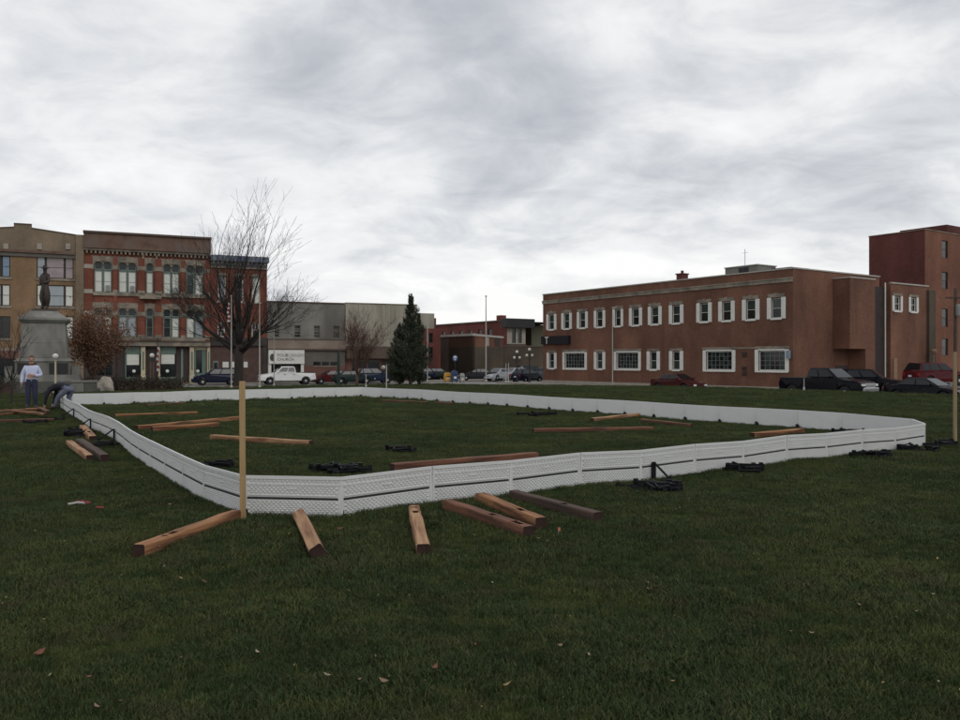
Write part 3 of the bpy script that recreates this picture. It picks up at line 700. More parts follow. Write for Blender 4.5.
for (t, x0, x1, c, wd) in items:
    if t == 'u':
        w = window(off, x0, x1, UZ0, UZ1, cols=1, rows=2, fw=.055, sill=.05, sill_m=M['white'], pane=[M['glass'], M['glassg'], M['glass']])
        sw = wd*0.23
        shutter(w, x0-sw-.01, x0-.012, UZ0-.06, UZ1+.06); shutter(w, x1+.012, x1+sw+.01, UZ0-.06, UZ1+.06)
        mb = MB(); mb.prism([(x0-.28, UZ1+.07), (x1+.28, UZ1+.07), (x1+.36, UZ1+.36), (x0-.36, UZ1+.36)], 'y', -.055, -.003)
        mb.prism([((x0+x1)/2-.1, UZ1+.05), ((x0+x1)/2+.1, UZ1+.05), ((x0+x1)/2+.15, UZ1+.42), ((x0+x1)/2-.15, UZ1+.42)], 'y', -.085, -.056)
        mb.build('lintel', M['stone'], w)
    elif t == 'l':
        w = window(off, x0, x1, LZ0, LZ1, cols=1, rows=2, fw=.055, sill=.05, sill_m=M['white'], pane=[M['glassg'], M['glass']])
        shutter(w, x0-.42, x0-.012, LZ0-.06, LZ1+.06); shutter(w, x1+.012, x1+.42, LZ0-.06, LZ1+.06)
        mb = MB(); mb.prism([(x0-.3, LZ1+.08), (x1+.3, LZ1+.08), (x1+.36, LZ1+.3), (x0-.36, LZ1+.3)], 'y', -.055, -.003); mb.build('lintel', M['stone'], w)
    else:
        w = window(off, x0, x1, LZ0, LZ1, cols=max(4, int((x1-x0)/.42)), rows=4, fw=.08, sill=.3, sill_m=M['white'], pane=[M['glass'], M['glassg'], M['glass'], M['glass'], M['glassg']], mw=.022, bar=M['letter_grey'])
        shutter(w, x0-.36, x0-.012, LZ0-.08, LZ1+.08); shutter(w, x1+.012, x1+.36, LZ0-.08, LZ1+.08)
        bx('head_trim', M['white'], w, x0-.002, x1+.002, -.06, -.003, LZ1+.01, LZ1+.12)
        bx('lintel', M['stone'], w, x0-.4, x1+.4, -.055, -.003, LZ1+.14, LZ1+.34)
s0, s1 = FO.s(736), FO.s(754); bx('lintel_band', M['stone'], off, s0, s1, -.04, -.003, LZ1+.16, LZ1+.30)
c = FO.s(744.5)
for z0_, z1_ in ((LZ1-.50, LZ1-.08), (LZ0+.0, LZ0+.32), (LZ0-.42, LZ0-.1)):
    mb = MB(); mb.box(c-.22, c+.22, -.05, -.003, z0_, z1_)
    for k in range(4): z = z0_+.05+k*(z1_-z0_-.1)/4; mb.box(c-.18, c+.18, -.075, -.05, z, z+.03)
    mb.build('wall_vent', mat('vent_dark', (.05, .03, .026), .7), off)
# dark fascia sign with one pale letter near the far corner
s0, s1 = FO.s(543), FO.s(570.5); z1_, z0_ = FO.h(556, 336), FO.h(556, 344.3)
sg = bx('fascia_sign', M['signblack'], off, s0, s1, -.28, -.004, z0_, z1_)
cu_ = bpy.data.curves.new('sign_letter', 'FONT'); cu_.body = 'T'; cu_.size = (z1_-z0_)*1.25; cu_.extrude = .01; cu_.materials.append(M['white'])
o = link_text('sign_letter', cu_, sg); o.location = (FO.s(546.8), -.295, z0_+.06); o.rotation_euler = (R(90), 0, 0)
# little blue wall sign at the near corner
s0, s1 = FO.s(787.5), FO.s(791.5); bx('wall_sign', mat('sign_steel_blue', (.20, .27, .34), .4), off, s0, s1, -.22, -.1, FO.h(789, 358.5), FO.h(789, 350.5))
# roof things
s0 = FO.s(667); ch = MB(); ch.box(s0-.25, s0+.45, 1.5, 2.3, TOP-.4, TOP+.75); ch.build('chimney', M['brick_d'], off)
mb = MB(); mb.box(s0-.32, s0+.52, 1.43, 2.37, TOP+.752, TOP+.86); mb.lathe([(.12, TOP+.86), (.14, TOP+1.1), (.10, TOP+1.14)], s0+.1, 1.9, 10); mb.build('chimney_cap', M['brick_d'], off)
s0, s1 = FO.s(706), FO.s(738)
hv = bx('roof_unit', M['concrete'], off, s0, s1, 2.5, 5.0, TOP-.4, TOP+.95); 
mb = MB(); mb.box(s0+1.5, s0+2.5, 2.45, 2.499, TOP+.45, TOP+.85); mb.build('grille', M['black'], hv)
bx('roof_unit_lid', M['metalg'], hv, s0-.08, s1+.08, 2.42, 5.08, TOP+.952, TOP+1.03)
bx('roof_monitor', M['roofing'], off, FO.s(744), FO.s(764), 3.5, 6, TOP-.4, TOP+.62)
mb = MB(); mb.tube([(FO.s(722), 3, TOP+.9), (FO.s(722), 3, TOP+2.5)], .025, 6); mb.tube([(FO.s(722)-.3, 3, TOP+2.2), (FO.s(722)+.3, 3, TOP+2.2)], .015, 5); mb.build('roof_mast', M['metalg'], off)
# ---- wing at the lot side: projecting stair bay, lower wing with two shuttered windows
FS = Facade(B0, NN, WALK); SL = FS.s(884)
# stair bay stands out towards the lot (local -Y of the side plane)
sb = FS.root('stair_wing', label='brick stair bay and shuttered wing on the lot side of the office', cat='building')
x0, x1 = FS.s(833), FS.s(858)
bh_ = TOP-.55
mb = MB(); P0 = 1.5; OP = FS.h(838, 349)
mb.quad((x0, -P0, OP), (x1, -P0, OP), (x1, -P0, bh_), (x0, -P0, bh_)); 
mb.quad((x0, -P0, OP), (x0, -P0, bh_), (x0, -.003, bh_), (x0, -.003, OP)); mb.quad((x1, -P0, 0), (x1, -.003, 0), (x1, -.003, bh_), (x1, -P0, bh_)); mb.quad((x0, -P0, bh_), (x1, -P0, bh_), (x1, -.003, bh_), (x0, -.003, bh_), mi=1)
mb.quad((x0, -P0, OP), (x0, -.003, OP), (x1, -.003, OP), (x1, -P0, OP))
xm = x0+(x1-x0)*.62
mb.quad((xm, -P0, 0), (x1, -P0, 0), (x1, -P0, OP), (xm, -P0, OP)); mb.quad((xm, -P0, 0), (xm, -P0, OP), (xm, -.003, OP), (xm, -.003, 0))
rawbuild(mb, 'stair_bay', [M['brick_r'], M['roofing']], sb)
bx('coping', M['coping'], sb, x0-.05, x1+.05, -P0-.05, -.004, bh_+.002, bh_+.1)
bx('entrance_door', M['darkwood'], sb, x0+.3, xm-.2, -.06, -.004, 0, 2.0)
# lower wing
x2, x3 = FS.s(877), FS.s(921); wh = FS.h(890, 284.5)
wops = []
for a, b_ in ((887.5, 893.5), (904, 909.5)):
    wops.append((FS.s(a), FS.s(b_), FS.h(890, 311), FS.h(890, 297)))
mb = MB(); wall_mesh(mb, SL+.0, x3, wh, wops, y=-.6); mb.quad((SL, -.6, 0), (SL, -.6, wh), (SL, .5, wh), (SL, .5, 0)); mb.quad((x3, -.6, 0), (x3, 4, 0), (x3, 4, wh), (x3, -.6, wh)); mb.quad((SL, -.6, wh-.05), (x3, -.6, wh-.05), (x3, 4, wh-.05), (SL, 4, wh-.05), mi=1)
rawbuild(mb, 'wing_wall', [M['brick_br'] if False else M['brick_r'], M['roofing']], sb)
bx('coping', M['coping'], sb, SL+.01, x3+.1, -.68, -.45, wh+.002, wh+.12)
for (a, b_, z0_, z1_) in wops:
    w = window(sb, a, b_, z0_, z1_, cols=1, rows=2, sill=.12, sill_m=M['white'], y=-.6)
    sw = .34
    shutter(w, a-sw, a-.012, z0_-.05, z1_+.05, y=-.6); shutter(w, b_+.012, b_+sw, z0_-.05, z1_+.05, y=-.6)
    bx('lintel', M['stone'], w, a-.3, b_+.3, -.66, -.603, z1_+.07, z1_+.28)
xp = FS.s(922); bx('pilaster', M['brick_br'], sb, xp-.35, xp+.75, -.85, 1, 0, wh-.3)
mb = MB(); xd = FS.s(877.2); mb.tube([(xd, -.72, .1), (xd, -.72, wh)], .055, 8); mb.build('downpipe', M['white'], sb)
mb = MB(); xd = FS.s(860.5); mb.box(xd-.03, SL, -.02, -.004, .0, bh_-.3); mb.build('recess_shade', M['darkwood'], sb)  # dark sheet painting the recess shadow between stair bay and lower wing
mb = MB(); xq = FS.s(888); mb.box(xq-.28, xq+.28, -.68, -.604, .0, 2.6); mb.build('wall_cabinet', mat('tan_metal', (.25, .15, .09), .7), sb)
mb = MB(); xq = FS.s(918); mb.tube([(xq, -1.4, 0), (xq, -1.4, 3.1)], .05, 8); mb.lathe([(.05, 3.1), (.28, 3.12), (.30, 3.3), (.1, 3.42)], xq, -1.4, 10); mb.build('lot_lamp', mat('tan_lamp', (.22, .13, .08), .7), sb)

# ---- tall brick block behind
T0 = Vector((0.5355*80, 80.0)); TW = 5.7; FT = Facade(T0-UD*TW, UD, WALK)       # face looking across the street
th = FT.h(925, 229.5)
tb = FT.root('brick_block', label='tall dark red brick block behind the long office', cat='building')
mb = MB(); mb.quad((0, 0, 0), (TW, 0, 0), (TW, 0, th), (0, 0, th)); mb.quad((0, 0, 0), (0, 0, th), (0, 16, th), (0, 16, 0)); mb.quad((0, 16, 0), (0, 16, th), (TW, 16, th), (TW, 16, 0)); mb.quad((0, 0, th), (TW, 0, th), (TW, 16, th), (0, 16, th), mi=1)
rawbuild(mb, 'wall', [M['brick_d'], M['roofing']], tb)
FT2 = Facade(T0, NN, WALK); rt = FT2.root('side', ); 
bpy.data.objects.remove(rt)
mb = MB(); tops = []
for a, b_ in ((240.5, 258), (272, 289), (308.5, 327), (338.5, 355.5)):
    tops.append((FT2.s(942), FT2.s(948), FT2.h(945, b_), FT2.h(945, a)))
    tops.append((FT2.s(968), FT2.s(975), FT2.h(945, b_), FT2.h(945, a)))
wall_mesh(mb, 0, 16, th, tops)
sd = rawbuild(mb, 'side_wall', [M['brick_o']], tb); sd.location = (TW, 0, 0); sd.rotation_euler = (0, 0, FT2.ang-FT.ang)
for a, b_, z0_, z1_ in tops: 
    window(sd, a, b_, z0_, z1_, frame=M['darkwood'], pane=[M['glass'], M['glassg']], cols=1, rows=2, fw=.06)
mb = MB(); mb.box(-.05, TW+.05, -.06, .3, th+.002, th+.08); mb.box(TW-.25, TW+.06, .3, 16.05, th+.002, th+.08); mb.build('coping', M['stone'], tb)
s_ = FT2.s(950); o = bx('penthouse', M['brick_d'], tb, 0.6, TW-.3, s_, s_+8, th+.002, th+.95)

# ---- old row on the left: shared street line
L0 = Vector((-40.6, 85.0)); 
def row(px): 
    f = Facade(L0, VD, WALK); return f.s(px)
FL = Facade(L0, VD, WALK)
def row_facade(px):
    s0 = FL.s(px); return Facade(L0+VD.normalized()*s0, VD, WALK)

# tan brick building
f = row_facade(75.5); tn = f.root('tan_brick_building', label='tan brick building with stepped parapet behind the monument', cat='building')
X = lambda px: f.s(px)
xl = -31.0; H0 = f.h(70, 235.0); zc0 = f.h(40, 251)
tops = []
wins = [(36.5, 73.5, 278.5, 256.5, 3), (36.5, 73.5, 306.5, 285, 3), (36.5, 73.5, 339, 316, 3), (-26, 10.2, 276.5, 255, 3), (-26, 10.2, 305.5, 284, 3), (-26, 10.2, 338, 316, 3)]
for a, b_, y0, y1, n in wins: tops.append((X(a), X(b_), f.h((a+b_)/2, y0), f.h((a+b_)/2, y1)))
mb = MB(); wall_mesh(mb, xl, 0, zc0, tops)
mb.quad((0, 0, 0), (0, 14, 0), (0, 14, H0), (0, 0, H0)); mb.quad((xl, 0, 0), (xl, 0, zc0), (xl, 14, zc0), (xl, 14, 0)); mb.quad((xl, 14, 0), (xl, 14, H0), (0, 14, H0), (0, 14, 0)); mb.quad((xl, .4, zc0), (0, .4, zc0), (0, 14, zc0), (xl, 14, zc0), mi=1)
rawbuild(mb, 'wall', [M['brick_t'], M['roofing']], tn)
xc = X(22.5); pk = f.h(22, 228); rs = f.h(22, 224.3); lo = H0
mb = MB(); mb.prism([(xl, zc0+.01), (-.01, zc0+.01), (-.01, lo), (X(31.5), pk), (X(31.5), rs), (X(13.7), rs), (X(13.7), pk), (2*xc, lo), (xl, lo)], 'y', -.004, .38); mb.build('parapet', M['brick_tg'], tn)
mb = MB()
def slope_cap(a, b_):
    (x0, z0_), (x1, z1_) = a, b_; mb.v += [(x0, -.06, z0_), (x1, -.06, z1_), (x1, .42, z1_), (x0, .42, z0_), (x0, -.06, z0_+.1), (x1, -.06, z1_+.1), (x1, .42, z1_+.1), (x0, .42, z0_+.1)]
    k = len(mb.v)-8
    for q in ((0,3,2,1),(4,5,6,7),(0,1,5,4),(1,2,6,5),(2,3,7,6),(3,0,4,7)): mb.f.append(tuple(k+i for i in q)); mb.mi.append(0)
slope_cap((X(31.6), pk+.002), (0, lo+.002)); slope_cap((X(13.7), rs+.002), (X(31.5), rs+.002)); slope_cap((2*xc, lo+.002), (X(13.6), pk+.002)); slope_cap((xl, lo+.002), (2*xc-.01, lo+.002)); mb.build('coping', M['brownband'], tn)
bx('cornice', M['stone_br'], tn, xl, -.02, -.35, -.006, zc0-.25, zc0+.02); bx('cornice', M['greybrown'], tn, xl, -.02, -.18, -.006, zc0-.62, zc0-.252)
for px_ in (6, 39.5, 68): 
    z = f.h(px_, 246.5); bx('parapet_block', M['stone_lt'], tn, X(px_)-.22, X(px_)+.22, -.16, -.008, z-.3, z+.3)
pick = [[M['curtain'], M['curtainp'], M['curtainp']], [M['blind'], M['curtain'], M['blind']], [M['glass'], M['curtain'], M['blind']], [M['glass'], M['glass'], M['glassb']], [M['glass'], M['curtain'], M['blind']], [M['glass'], M['glass'], M['glass']]]
for (a, b_, z0_, z1_), pk_ in zip(tops, pick):
    w_ = b_-a
    for u0, u1, pm_ in ((0, .24, pk_[0]), (.245, .755, pk_[1]), (.76, 1, pk_[2])):
        window(tn, a+w_*u0, a+w_*u1, z0_, z1_, frame=M['darkwood'], pane=pm_, cols=1, rows=2, fw=.09)
    bx('sill', M['stone'], tn, a-.15, b_+.15, -.1, -.004, z0_-.22, z0_-.003)
zf = f.h(20, 348); bx('shop_fascia', M['pinkband'], tn, xl, -.02, -.3, -.006, zf-1.0, zf+.02); bx('shop_awning', M['redbrown'], tn, xl, X(30), -.7, -.302, zf-1.05, zf-.3)
bx('shop_window', M['glass'], tn, xl, -1.2, -.05, -.005, .5, zf-1.1); bx('shop_plinth', M['darkwood'], tn, xl, -1.2, -.08, -.0055, 0, .498)

# victorian red brick building
f = row_facade(84); 
X = lambda px: f.s(px)
vc = f.root('victorian_building', label='ornate red brick victorian building with stone arches and teal shopfronts', cat='building')
WV = X(210); HV = f.h(84, 233.5)
bx('pilaster', M['brick_tg'], tn, .01, FL.s(83.9)-FL.s(75.5), -.25, 13, 0, f.h(80, 235))
prs = [(93.8, 112), (118.2, 136.6), (145.8, 153.6), (163, 179.6), (186, 203.6)]
z3a, z3b = f.h(145, 293.5), f.h(145, 263.5); z2a, z2b = f.h(145, 337.5), f.h(145, 309.0)
zsf = f.h(145, 346.5)
ops = []
for a, b_ in prs: ops += [(X(a), X(b_), z3a, z3b), (X(a), X(b_), z2a, z2b)]
bays = [(115.5, 140.5), (146, 158), (160.5, 189), (194.5, 206.5)]
for a, b_ in bays: ops.append((X(a), X(b_), .12, zsf))
mb = MB(); wall_mesh(mb, 0, WV, HV, ops, rev=.35); shell(mb, 0, WV, 16, HV)
rawbuild(mb, 'wall', [M['brick_v'], M['roofing']], vc)
# cornice: brown parapet, stone bands, dentils
zc1 = f.h(84, 246); zc2 = f.h(84, 251)
bx('cornice_frieze', M['stone_br'], vc, -.02, WV+.05, -.55, -.004, zc1, HV+.05); bx('cornice_lip', M['brownband'], vc, -.08, WV+.1, -.75, .3, HV+.052, HV+.25)
bx('cornice_band', M['stone'], vc, -.02, WV+.02, -.42, -.004, zc2+.1, zc1-.002); bx('cornice_band', M['stone_br'], vc, -.04, WV+.03, -.62, -.0045, zc1-.2, zc1+.12)
nd = 30
for k in range(nd):
    x = .25+k*(WV-.6)/(nd-1); bx('dentil', M['stone'], vc, x-.07, x+.11, -.34, -.004, zc2-.2, zc2+.098)
# brick piers and stone capitals
for a, b_ in ((84.3, 92.5), (113.2, 117.2), (138, 144.6), (155, 161.5), (181, 184.8), (204.6, 209.6)):
    bx('pier', M['brick_v'], vc, X(a), X(b_), -.16, -.004, zsf+.65, zc2-.5)
    for zz in (z3a-.15, z3b-.75, z2a-.15, z2b-.75): bx('pier_block', M['stone_lt'] if a < 90 else M['stone'], vc, X(a)-.03, X(b_)+.03, -.2, -.005, zz, zz+.42)
# bands
bx('sill_band', M['stone'], vc, X(93), X(204.5), -.2, -.003, z3a-.34, z3a-.003); bx('sill_band', M['stone'], vc, X(93), X(204.5), -.22, -.003, z2a-.36, z2a-.003)
bx('shop_cornice', M['stone'], vc, X(84.5), WV, -.5, -.003, zsf+.05, zsf+.5); bx('shop_cornice', M['brownband'], vc, X(84.5), WV+.0, -.62, -.0035, zsf+.503, zsf+.62)
def arch_hood(x0, x1, zt, m, rise):
    c = (x0+x1)/2; rw = (x1-x0)/2+.18; pts = []; inn = []
    for k in range(13):
        t_ = math.pi*k/12; pts.append((c+rw*math.cos(t_)*1.0, zt-.35+rise*math.sin(t_)+.35*(1 if 0 < k < 12 else 0)*math.sin(t_)**.3)); inn.append((c+(rw-.2)*math.cos(t_), zt-.36+(rise-.12)*math.sin(t_)))
    mb = MB()
    for k in range(12):
        mb.quad((inn[k][0], -.13, inn[k][1]), (pts[k][0], -.13, pts[k][1]), (pts[k+1][0], -.13, pts[k+1][1]), (inn[k+1][0], -.13, inn[k+1][1]))
        mb.quad((pts[k][0], -.13, pts[k][1]), (pts[k][0], -.004, pts[k][1]), (pts[k+1][0], -.004, pts[k+1][1]), (pts[k+1][0], -.13, pts[k+1][1]))
        mb.quad((inn[k][0], -.13, inn[k][1]), (inn[k+1][0], -.13, inn[k+1][1]), (inn[k+1][0], .3, inn[k+1][1]), (inn[k][0], .3, inn[k][1]))
    # spandrels between arch and square head
    o = mb.build('arch_stone', m, vc); return o
def pairwin(x0, x1, z0_, z1_, low, n):
    zt = z1_-(z1_-z0_)*.27
    w_ = (x1-x0)/n
    for k in range(n):
        a, b_ = x0+w_*k+.02, x0+w_*(k+1)-.02
        w = window(vc, a, b_, z0_, zt-.02, rev=.35, frame=M['tealgrey'], pane=low[k % len(low)], cols=1, rows=2, fw=.11)
        window(vc, a, b_, zt+.02, z1_, rev=.35, frame=M['tealgrey'], pane=M['glass'], cols=1, rows=1, fw=.1)
        if k == 1 and low == LOW3[0]: bx('air_conditioner', M['letter_grey'], w, a+.25, b_-.2, .05, .4, z0_+.12, z0_+.75)
    c = (x0+x1)/2
    # stone head with rounded lower corners
    for k in range(n):
        a, b_ = x0+w_*k, x0+w_*(k+1); r_ = (b_-a)/2; mb = MB(); m_ = 8
        for s_ in (0, 1):
            for q in range(m_):
                t0, t1 = math.pi/2*q/m_, math.pi/2*(q+1)/m_
                if s_ == 0: xa, xb = a+r_-r_*math.cos(t0), a+r_-r_*math.cos(t1)
                else: xa, xb = b_-r_+r_*math.cos(t0), b_-r_+r_*math.cos(t1)
                za, zb_ = z1_-r_*.95+r_*.95*math.sin(t0), z1_-r_*.95+r_*.95*math.sin(t1)
                mb.quad((xa, -.03, za), (xb, -.03, zb_), (xb, -.03, z1_+.01), (xa, -.03, z1_+.01)); mb.quad((xa, -.03, za), (xa, .26, za), (xb, .26, zb_), (xb, -.03, zb_))
        mb.build('arch_head', M['stone'], vc)
LOW3 = [[M['blind'], M['blind']], [M['blind'], M['blind']], [M['blind']], [M['blind'], M['blind']], [M['glassg'], M['blind']]]
LOW2 = [[M['curtain'], M['blind']], [M['curtain'], M['curtain']], [M['glass']], [M['glass'], M['blind']], [M['blind'], M['curtain']]]
for i, (a, b_) in enumerate(prs):
    n = 1 if i == 2 else 2
    pairwin(X(a), X(b_), z3a, z3b, LOW3[i], n); pairwin(X(a), X(b_), z2a, z2b, LOW2[i], n)
    for zt in (z3b, z2b):
        bx('head_stone', M['stone'], vc, X(a)-.32, X(b_)+.32, -.1, -.003, zt+.012, zt+.58); bx('jamb_stone', M['stone'], vc, X(a)-.32, X(a)-.004, -.1, -.003, zt-.85, zt+.01); bx('jamb_stone', M['stone'], vc, X(b_)+.004, X(b_)+.32, -.1, -.003, zt-.85, zt+.01)
        bx('keystone', M['stone'], vc, (X(a)+X(b_))/2-.16, (X(a)+X(b_))/2+.16, -.17, -.101, zt+.05, zt+.62)
arch_hood(X(143.5), X(156), z3b+.75, M['stone'], 1.1)
bx('balcony_slab', M['stone'], vc, X(139.5), X(161), -.8, -.222, z3a-.6, z3a-.36); bx('balcony_slab', M['brownband'], vc, X(139.5), X(161), -.7, -.5, zsf+.63, zsf+.85)
# shopfronts
def shop(a, b_, spec):
    x0, x1 = X(a), X(b_)
    for (u0, u1, y0, y1, m, nm_, yy) in spec:
        z1_, z0_ = f.h((a+b_)/2, y0), max(.125, f.h((a+b_)/2, y1)); bx(nm_, m, vc, x0+(x1-x0)*u0+.01, x0+(x1-x0)*u1-.01, yy, .34, z0_+.006, z1_-.006)
TL, WH, GL_, DW = M['teal'], M['blind'], M['glass'], M['darkwood']
shop(115.5, 140.5, [(0, .38, 346.5, 383, DW, 'shop_door', .3), (.38, 1, 346.5, 354, TL, 'shop_transom', .1), (.44, .95, 354, 365, WH, 'shop_poster', .2), (.44, 1, 365, 377, GL_, 'shop_window', .25), (.38, .435, 354, 383, TL, 'shop_post', .1), (.44, 1, 377, 383, TL, 'shop_stall_riser', .12)])
shop(146, 158, [(0, 1, 346.5, 383, DW, 'shop_doorway', .3), (.3, .7, 362, 382, mat('door_brown', (.12, .06, .045), .7), 'shop_door', .2)])
shop(160.5, 189, [(0, .54, 346.5, 354, TL, 'shop_transom', .1), (.02, .5, 354, 364, WH, 'shop_poster', .2), (.02, .54, 364, 377, GL_, 'shop_window', .25), (0, .54, 377, 383, TL, 'shop_stall_riser', .12), (.54, 1, 346.5, 383, DW, 'shop_doorway', .3), (.72, .8, 349, 382, M['tealgrey'], 'shop_post', .2)])
shop(194.5, 206.5, [(0, 1, 346.5, 350, M['cream'], 'shop_transom', .1), (.15, .62, 350, 373, GL_, 'shop_door', .2), (0, .15, 350, 376, TL, 'shop_post', .12), (.62, 1, 350, 373, TL, 'shop_panel', .14), (.15, 1, 373, 383, TL, 'shop_stall_riser', .1)])
for a, b_ in ((141, 145.3), (158.6, 160), (189.6, 194), (207, 210)):
    z1_ = zsf-.02; c_ = bx('shop_column', M['cream'], vc, X(a), X(b_), -.2, -.003, .9, z1_)
    bx('column_inset', TL, c_, X(a)+(X(b_)-X(a))*.3, X(b_)-(X(b_)-X(a))*.3, -.225, -.201, 1.4, z1_-.5); bx('column_base', M['cream'], c_, X(a)-.04, X(b_)+.04, -.26, -.0035, .0, .898)
bx('shop_bay', M['darkwood'], vc, X(84.6), X(115.2), -.12, -.004, .1, zsf)
bx('shop_bay_glass', M['glass'], vc, X(96), X(112), -.16, -.121, .9, zsf-.6)
for px_ in (134, 167.5, 198):
    mb = MB(); cz_ = f.h(px_, 371); mb.prism([(X(px_)+.17*math.cos(t_), cz_+.17*math.sin(t_)) for t_ in [2*math.pi*k/12 for k in range(12)]], 'y', .17, .185); mb.build('window_sticker', M['white'], vc)
# narrow building with blue-grey cornice
f = row_facade(210.2)
X = lambda px: f.s(px)
nb = f.root('narrow_brick_building', label='narrow red brick building with blue-grey cornice behind the bare tree', cat='building')
WN = X(267); HN = f.h(235, 257.5)
tri = [(217.8, 226), (235, 243.5), (252, 260.2)]
ops = []
for a, b_ in tri: ops += [(X(a), X(b_), f.h(238, 302), f.h(238, 276.5)), (X(a)-.02, X(b_)-.1, f.h(238, 337), f.h(238, 322.5))]
mb = MB(); wall_mesh(mb, 0, WN, HN, ops, rev=.3); shell(mb, 0, WN, 14, HN); rawbuild(mb, 'wall', [M['brick_v'], M['roofing']], nb)
zc1 = f.h(238, 266); bx('cornice', M['blueg'], nb, .05, WN, -.35, -.004, zc1, HN-.5); bx('cornice_lip', M['blueg'], nb, .03, WN+.12, -.75, .2, HN-.498, HN+.12)
bx('cornice_base', M['stone'], nb, .05, WN, -.2, -.0045, zc1-.3, zc1-.002)
for k in range(13):
    x = .3+k*(WN-.6)/12; bx('bracket', M['stone'], nb, x-.1, x+.1, -.55, -.352, zc1+.15, HN-.502)
for i, (a, b_, z0_, z1_) in enumerate(ops):
    if i % 2 == 0:
        window(nb, a, b_, z0_, z1_, rev=.3, frame=M['white'], pane=[M['curtain'], M['glassg'], M['blind']][i//2], cols=1, rows=2, fw=.1, sill=.15)
        mb = MB(); c_ = (a+b_)/2; rr_ = (b_-a)/2+.15; mb.prism([(c_+rr_*math.cos(t_), z1_-.12+.55*rr_*math.sin(t_)+.15) for t_ in [math.pi*k/8 for k in range(9)]], 'y', -.1, -.004); mb.build('arch_stone', M['stone'], nb)
    else: window(nb, a, b_, z0_, z1_, rev=.3, frame=M['white'], pane=M['darkwood'], cols=2, rows=2, fw=.11, sill=.1)
zf = f.h(238, 344); bx('shop_fascia', M['darkwood'], nb, .05, WN-.02, -.4, -.004, zf-.2, zf+.7); bx('shop_front', M['darkbrown'], nb, .05, WN-.02, -.1, -.0045, .0, zf-.202)
bx('shop_door', M['tealgrey'], nb, X(213), X(218), -.16, -.101, .02, f.h(215, 361)); bx('shop_door_glass', GL_, nb, X(213.7), X(217.3), -.175, -.161, .7, f.h(215, 362.5))
for a, b_ in ((222.5, 228.5), (230.5, 236.8), (243.5, 247.5)): bx('paper_notice', M['blind'], nb, X(a), X(b_), -.13, -.101, f.h(235, 367.5), f.h(235, 361.8))
bx('pilaster', M['darkwood'], nb, X(262.5), WN-.03, -.3, -.102, 0, zf-.21)
# grey concrete building with white sign
f = row_facade(267.2)
X = lambda px: f.s(px)
gb = f.root('grey_concrete_building', label='low grey concrete building with small barred windows and white sign board', cat='building')
WG = X(345); HG = f.h(290, 302.8)
ops = [(X(c_-3), X(c_+3), f.h(305, 337.5), f.h(305, 325.5)) for c_ in (276.5, 297.5, 317, 336.3)]
zf = f.h(305, 349.8); zs0 = f.h(285, 363.8); 
ops2 = ops+[(X(269.5), X(301), .0, zs0)]
mb = MB(); wall_mesh(mb, 0, WG, HG, ops2, rev=.25); shell(mb, 0, WG, 20, HG); rawbuild(mb, 'wall', [M['concrete'], M['roofing']], gb)
bx('coping', M['brownband'], gb, -.02, WG, -.08, .3, HG+.002, HG+.16)
for (a, b_, z0_, z1_) in ops: window(gb, a, b_, z0_, z1_, rev=.25, frame=M['concrete'], pane=[M['glass'], M['glass'], M['greybrown']], cols=1, rows=4, fw=.06, mw=.07)
bx('fascia', M['pinkband'], gb, .02, WG-.02, -.45, -.004, zf+.12, f.h(305, 340)); bx('fascia_edge', M['brownband'], gb, .02, WG-.02, -.5, -.0045, zf-.05, zf+.118); bx('fascia_edge', M['brownband'], gb, .02, WG-.02, -.5, -.0047, f.h(305, 340)+.002, f.h(305, 339))
sg = bx('sign_board', M['white'], gb, X(266.8)+.1, X(303.2), -.7, -.006, zs0, zf-.052)
for a in (269, 301.5): bx('sign_post', M['white'], gb, X(a)-.16, X(a)+.16, -.55, -.2, 0, zs0-.003)
bx('shop_window', GL_, gb, X(272), X(284), .2, .24, .1, zs0-.1); bx('shop_door', M['darkwood'], gb, X(285), X(300), .2, .245, .0, zs0-.05)
def text(body, size, x, z, m, parent, y):
    cu_ = bpy.data.curves.new('sign_lettering', 'FONT'); cu_.body = body; cu_.size = size; cu_.extrude = .004; cu_.materials.append(m)
    o = link_text('sign_lettering', cu_, parent); o.location = (x, y, z); o.rotation_euler = (R(90), 0, 0); return o
hsg = zf-zs0
text('FOUR', hsg*.30, X(276), zs0+hsg*.50, M['letter_dark'], sg, -.71); text('CORNERS', hsg*.30, X(284.8), zs0+hsg*.50, M['letter_grey'], sg, -.71); text('CHURCH', hsg*.28, X(276), zs0+hsg*.22, M['letter_dark'], sg, -.71)
mb = MB(); cx_ = X(271.6); cz_ = zs0+hsg*.45; mb.prism([(cx_+.30*math.cos(t_)*(1 if math.cos(t_) < 0 else .55), cz_+.42*math.sin(t_)) for t_ in [2*math.pi*k/14 for k in range(14)]], 'y', -.712, -.702); mb.build('emblem', M['letter_dark'], sg)
bx('lower_wall', M['greybrown'], gb, X(303.4), WG-.02, -.2, -.004, f.h(325, 365.5), zf-.06); bx('lower_wall', M['redbrown'], gb, X(303.4), WG-.02, -.22, -.005, 0, f.h(325, 365.5)-.002)
for a, b_ in ((313, 320), (321.5, 328.5), (330, 336.5)): bx('slot_window', GL_, gb, X(a), X(b_), -.24, -.201, f.h(325, 365.3), f.h(325, 361.8))
bx('slot_sill', M['stone'], gb, X(312.5), X(338), -.3, -.221, f.h(325, 366.8), f.h(325, 365.8))
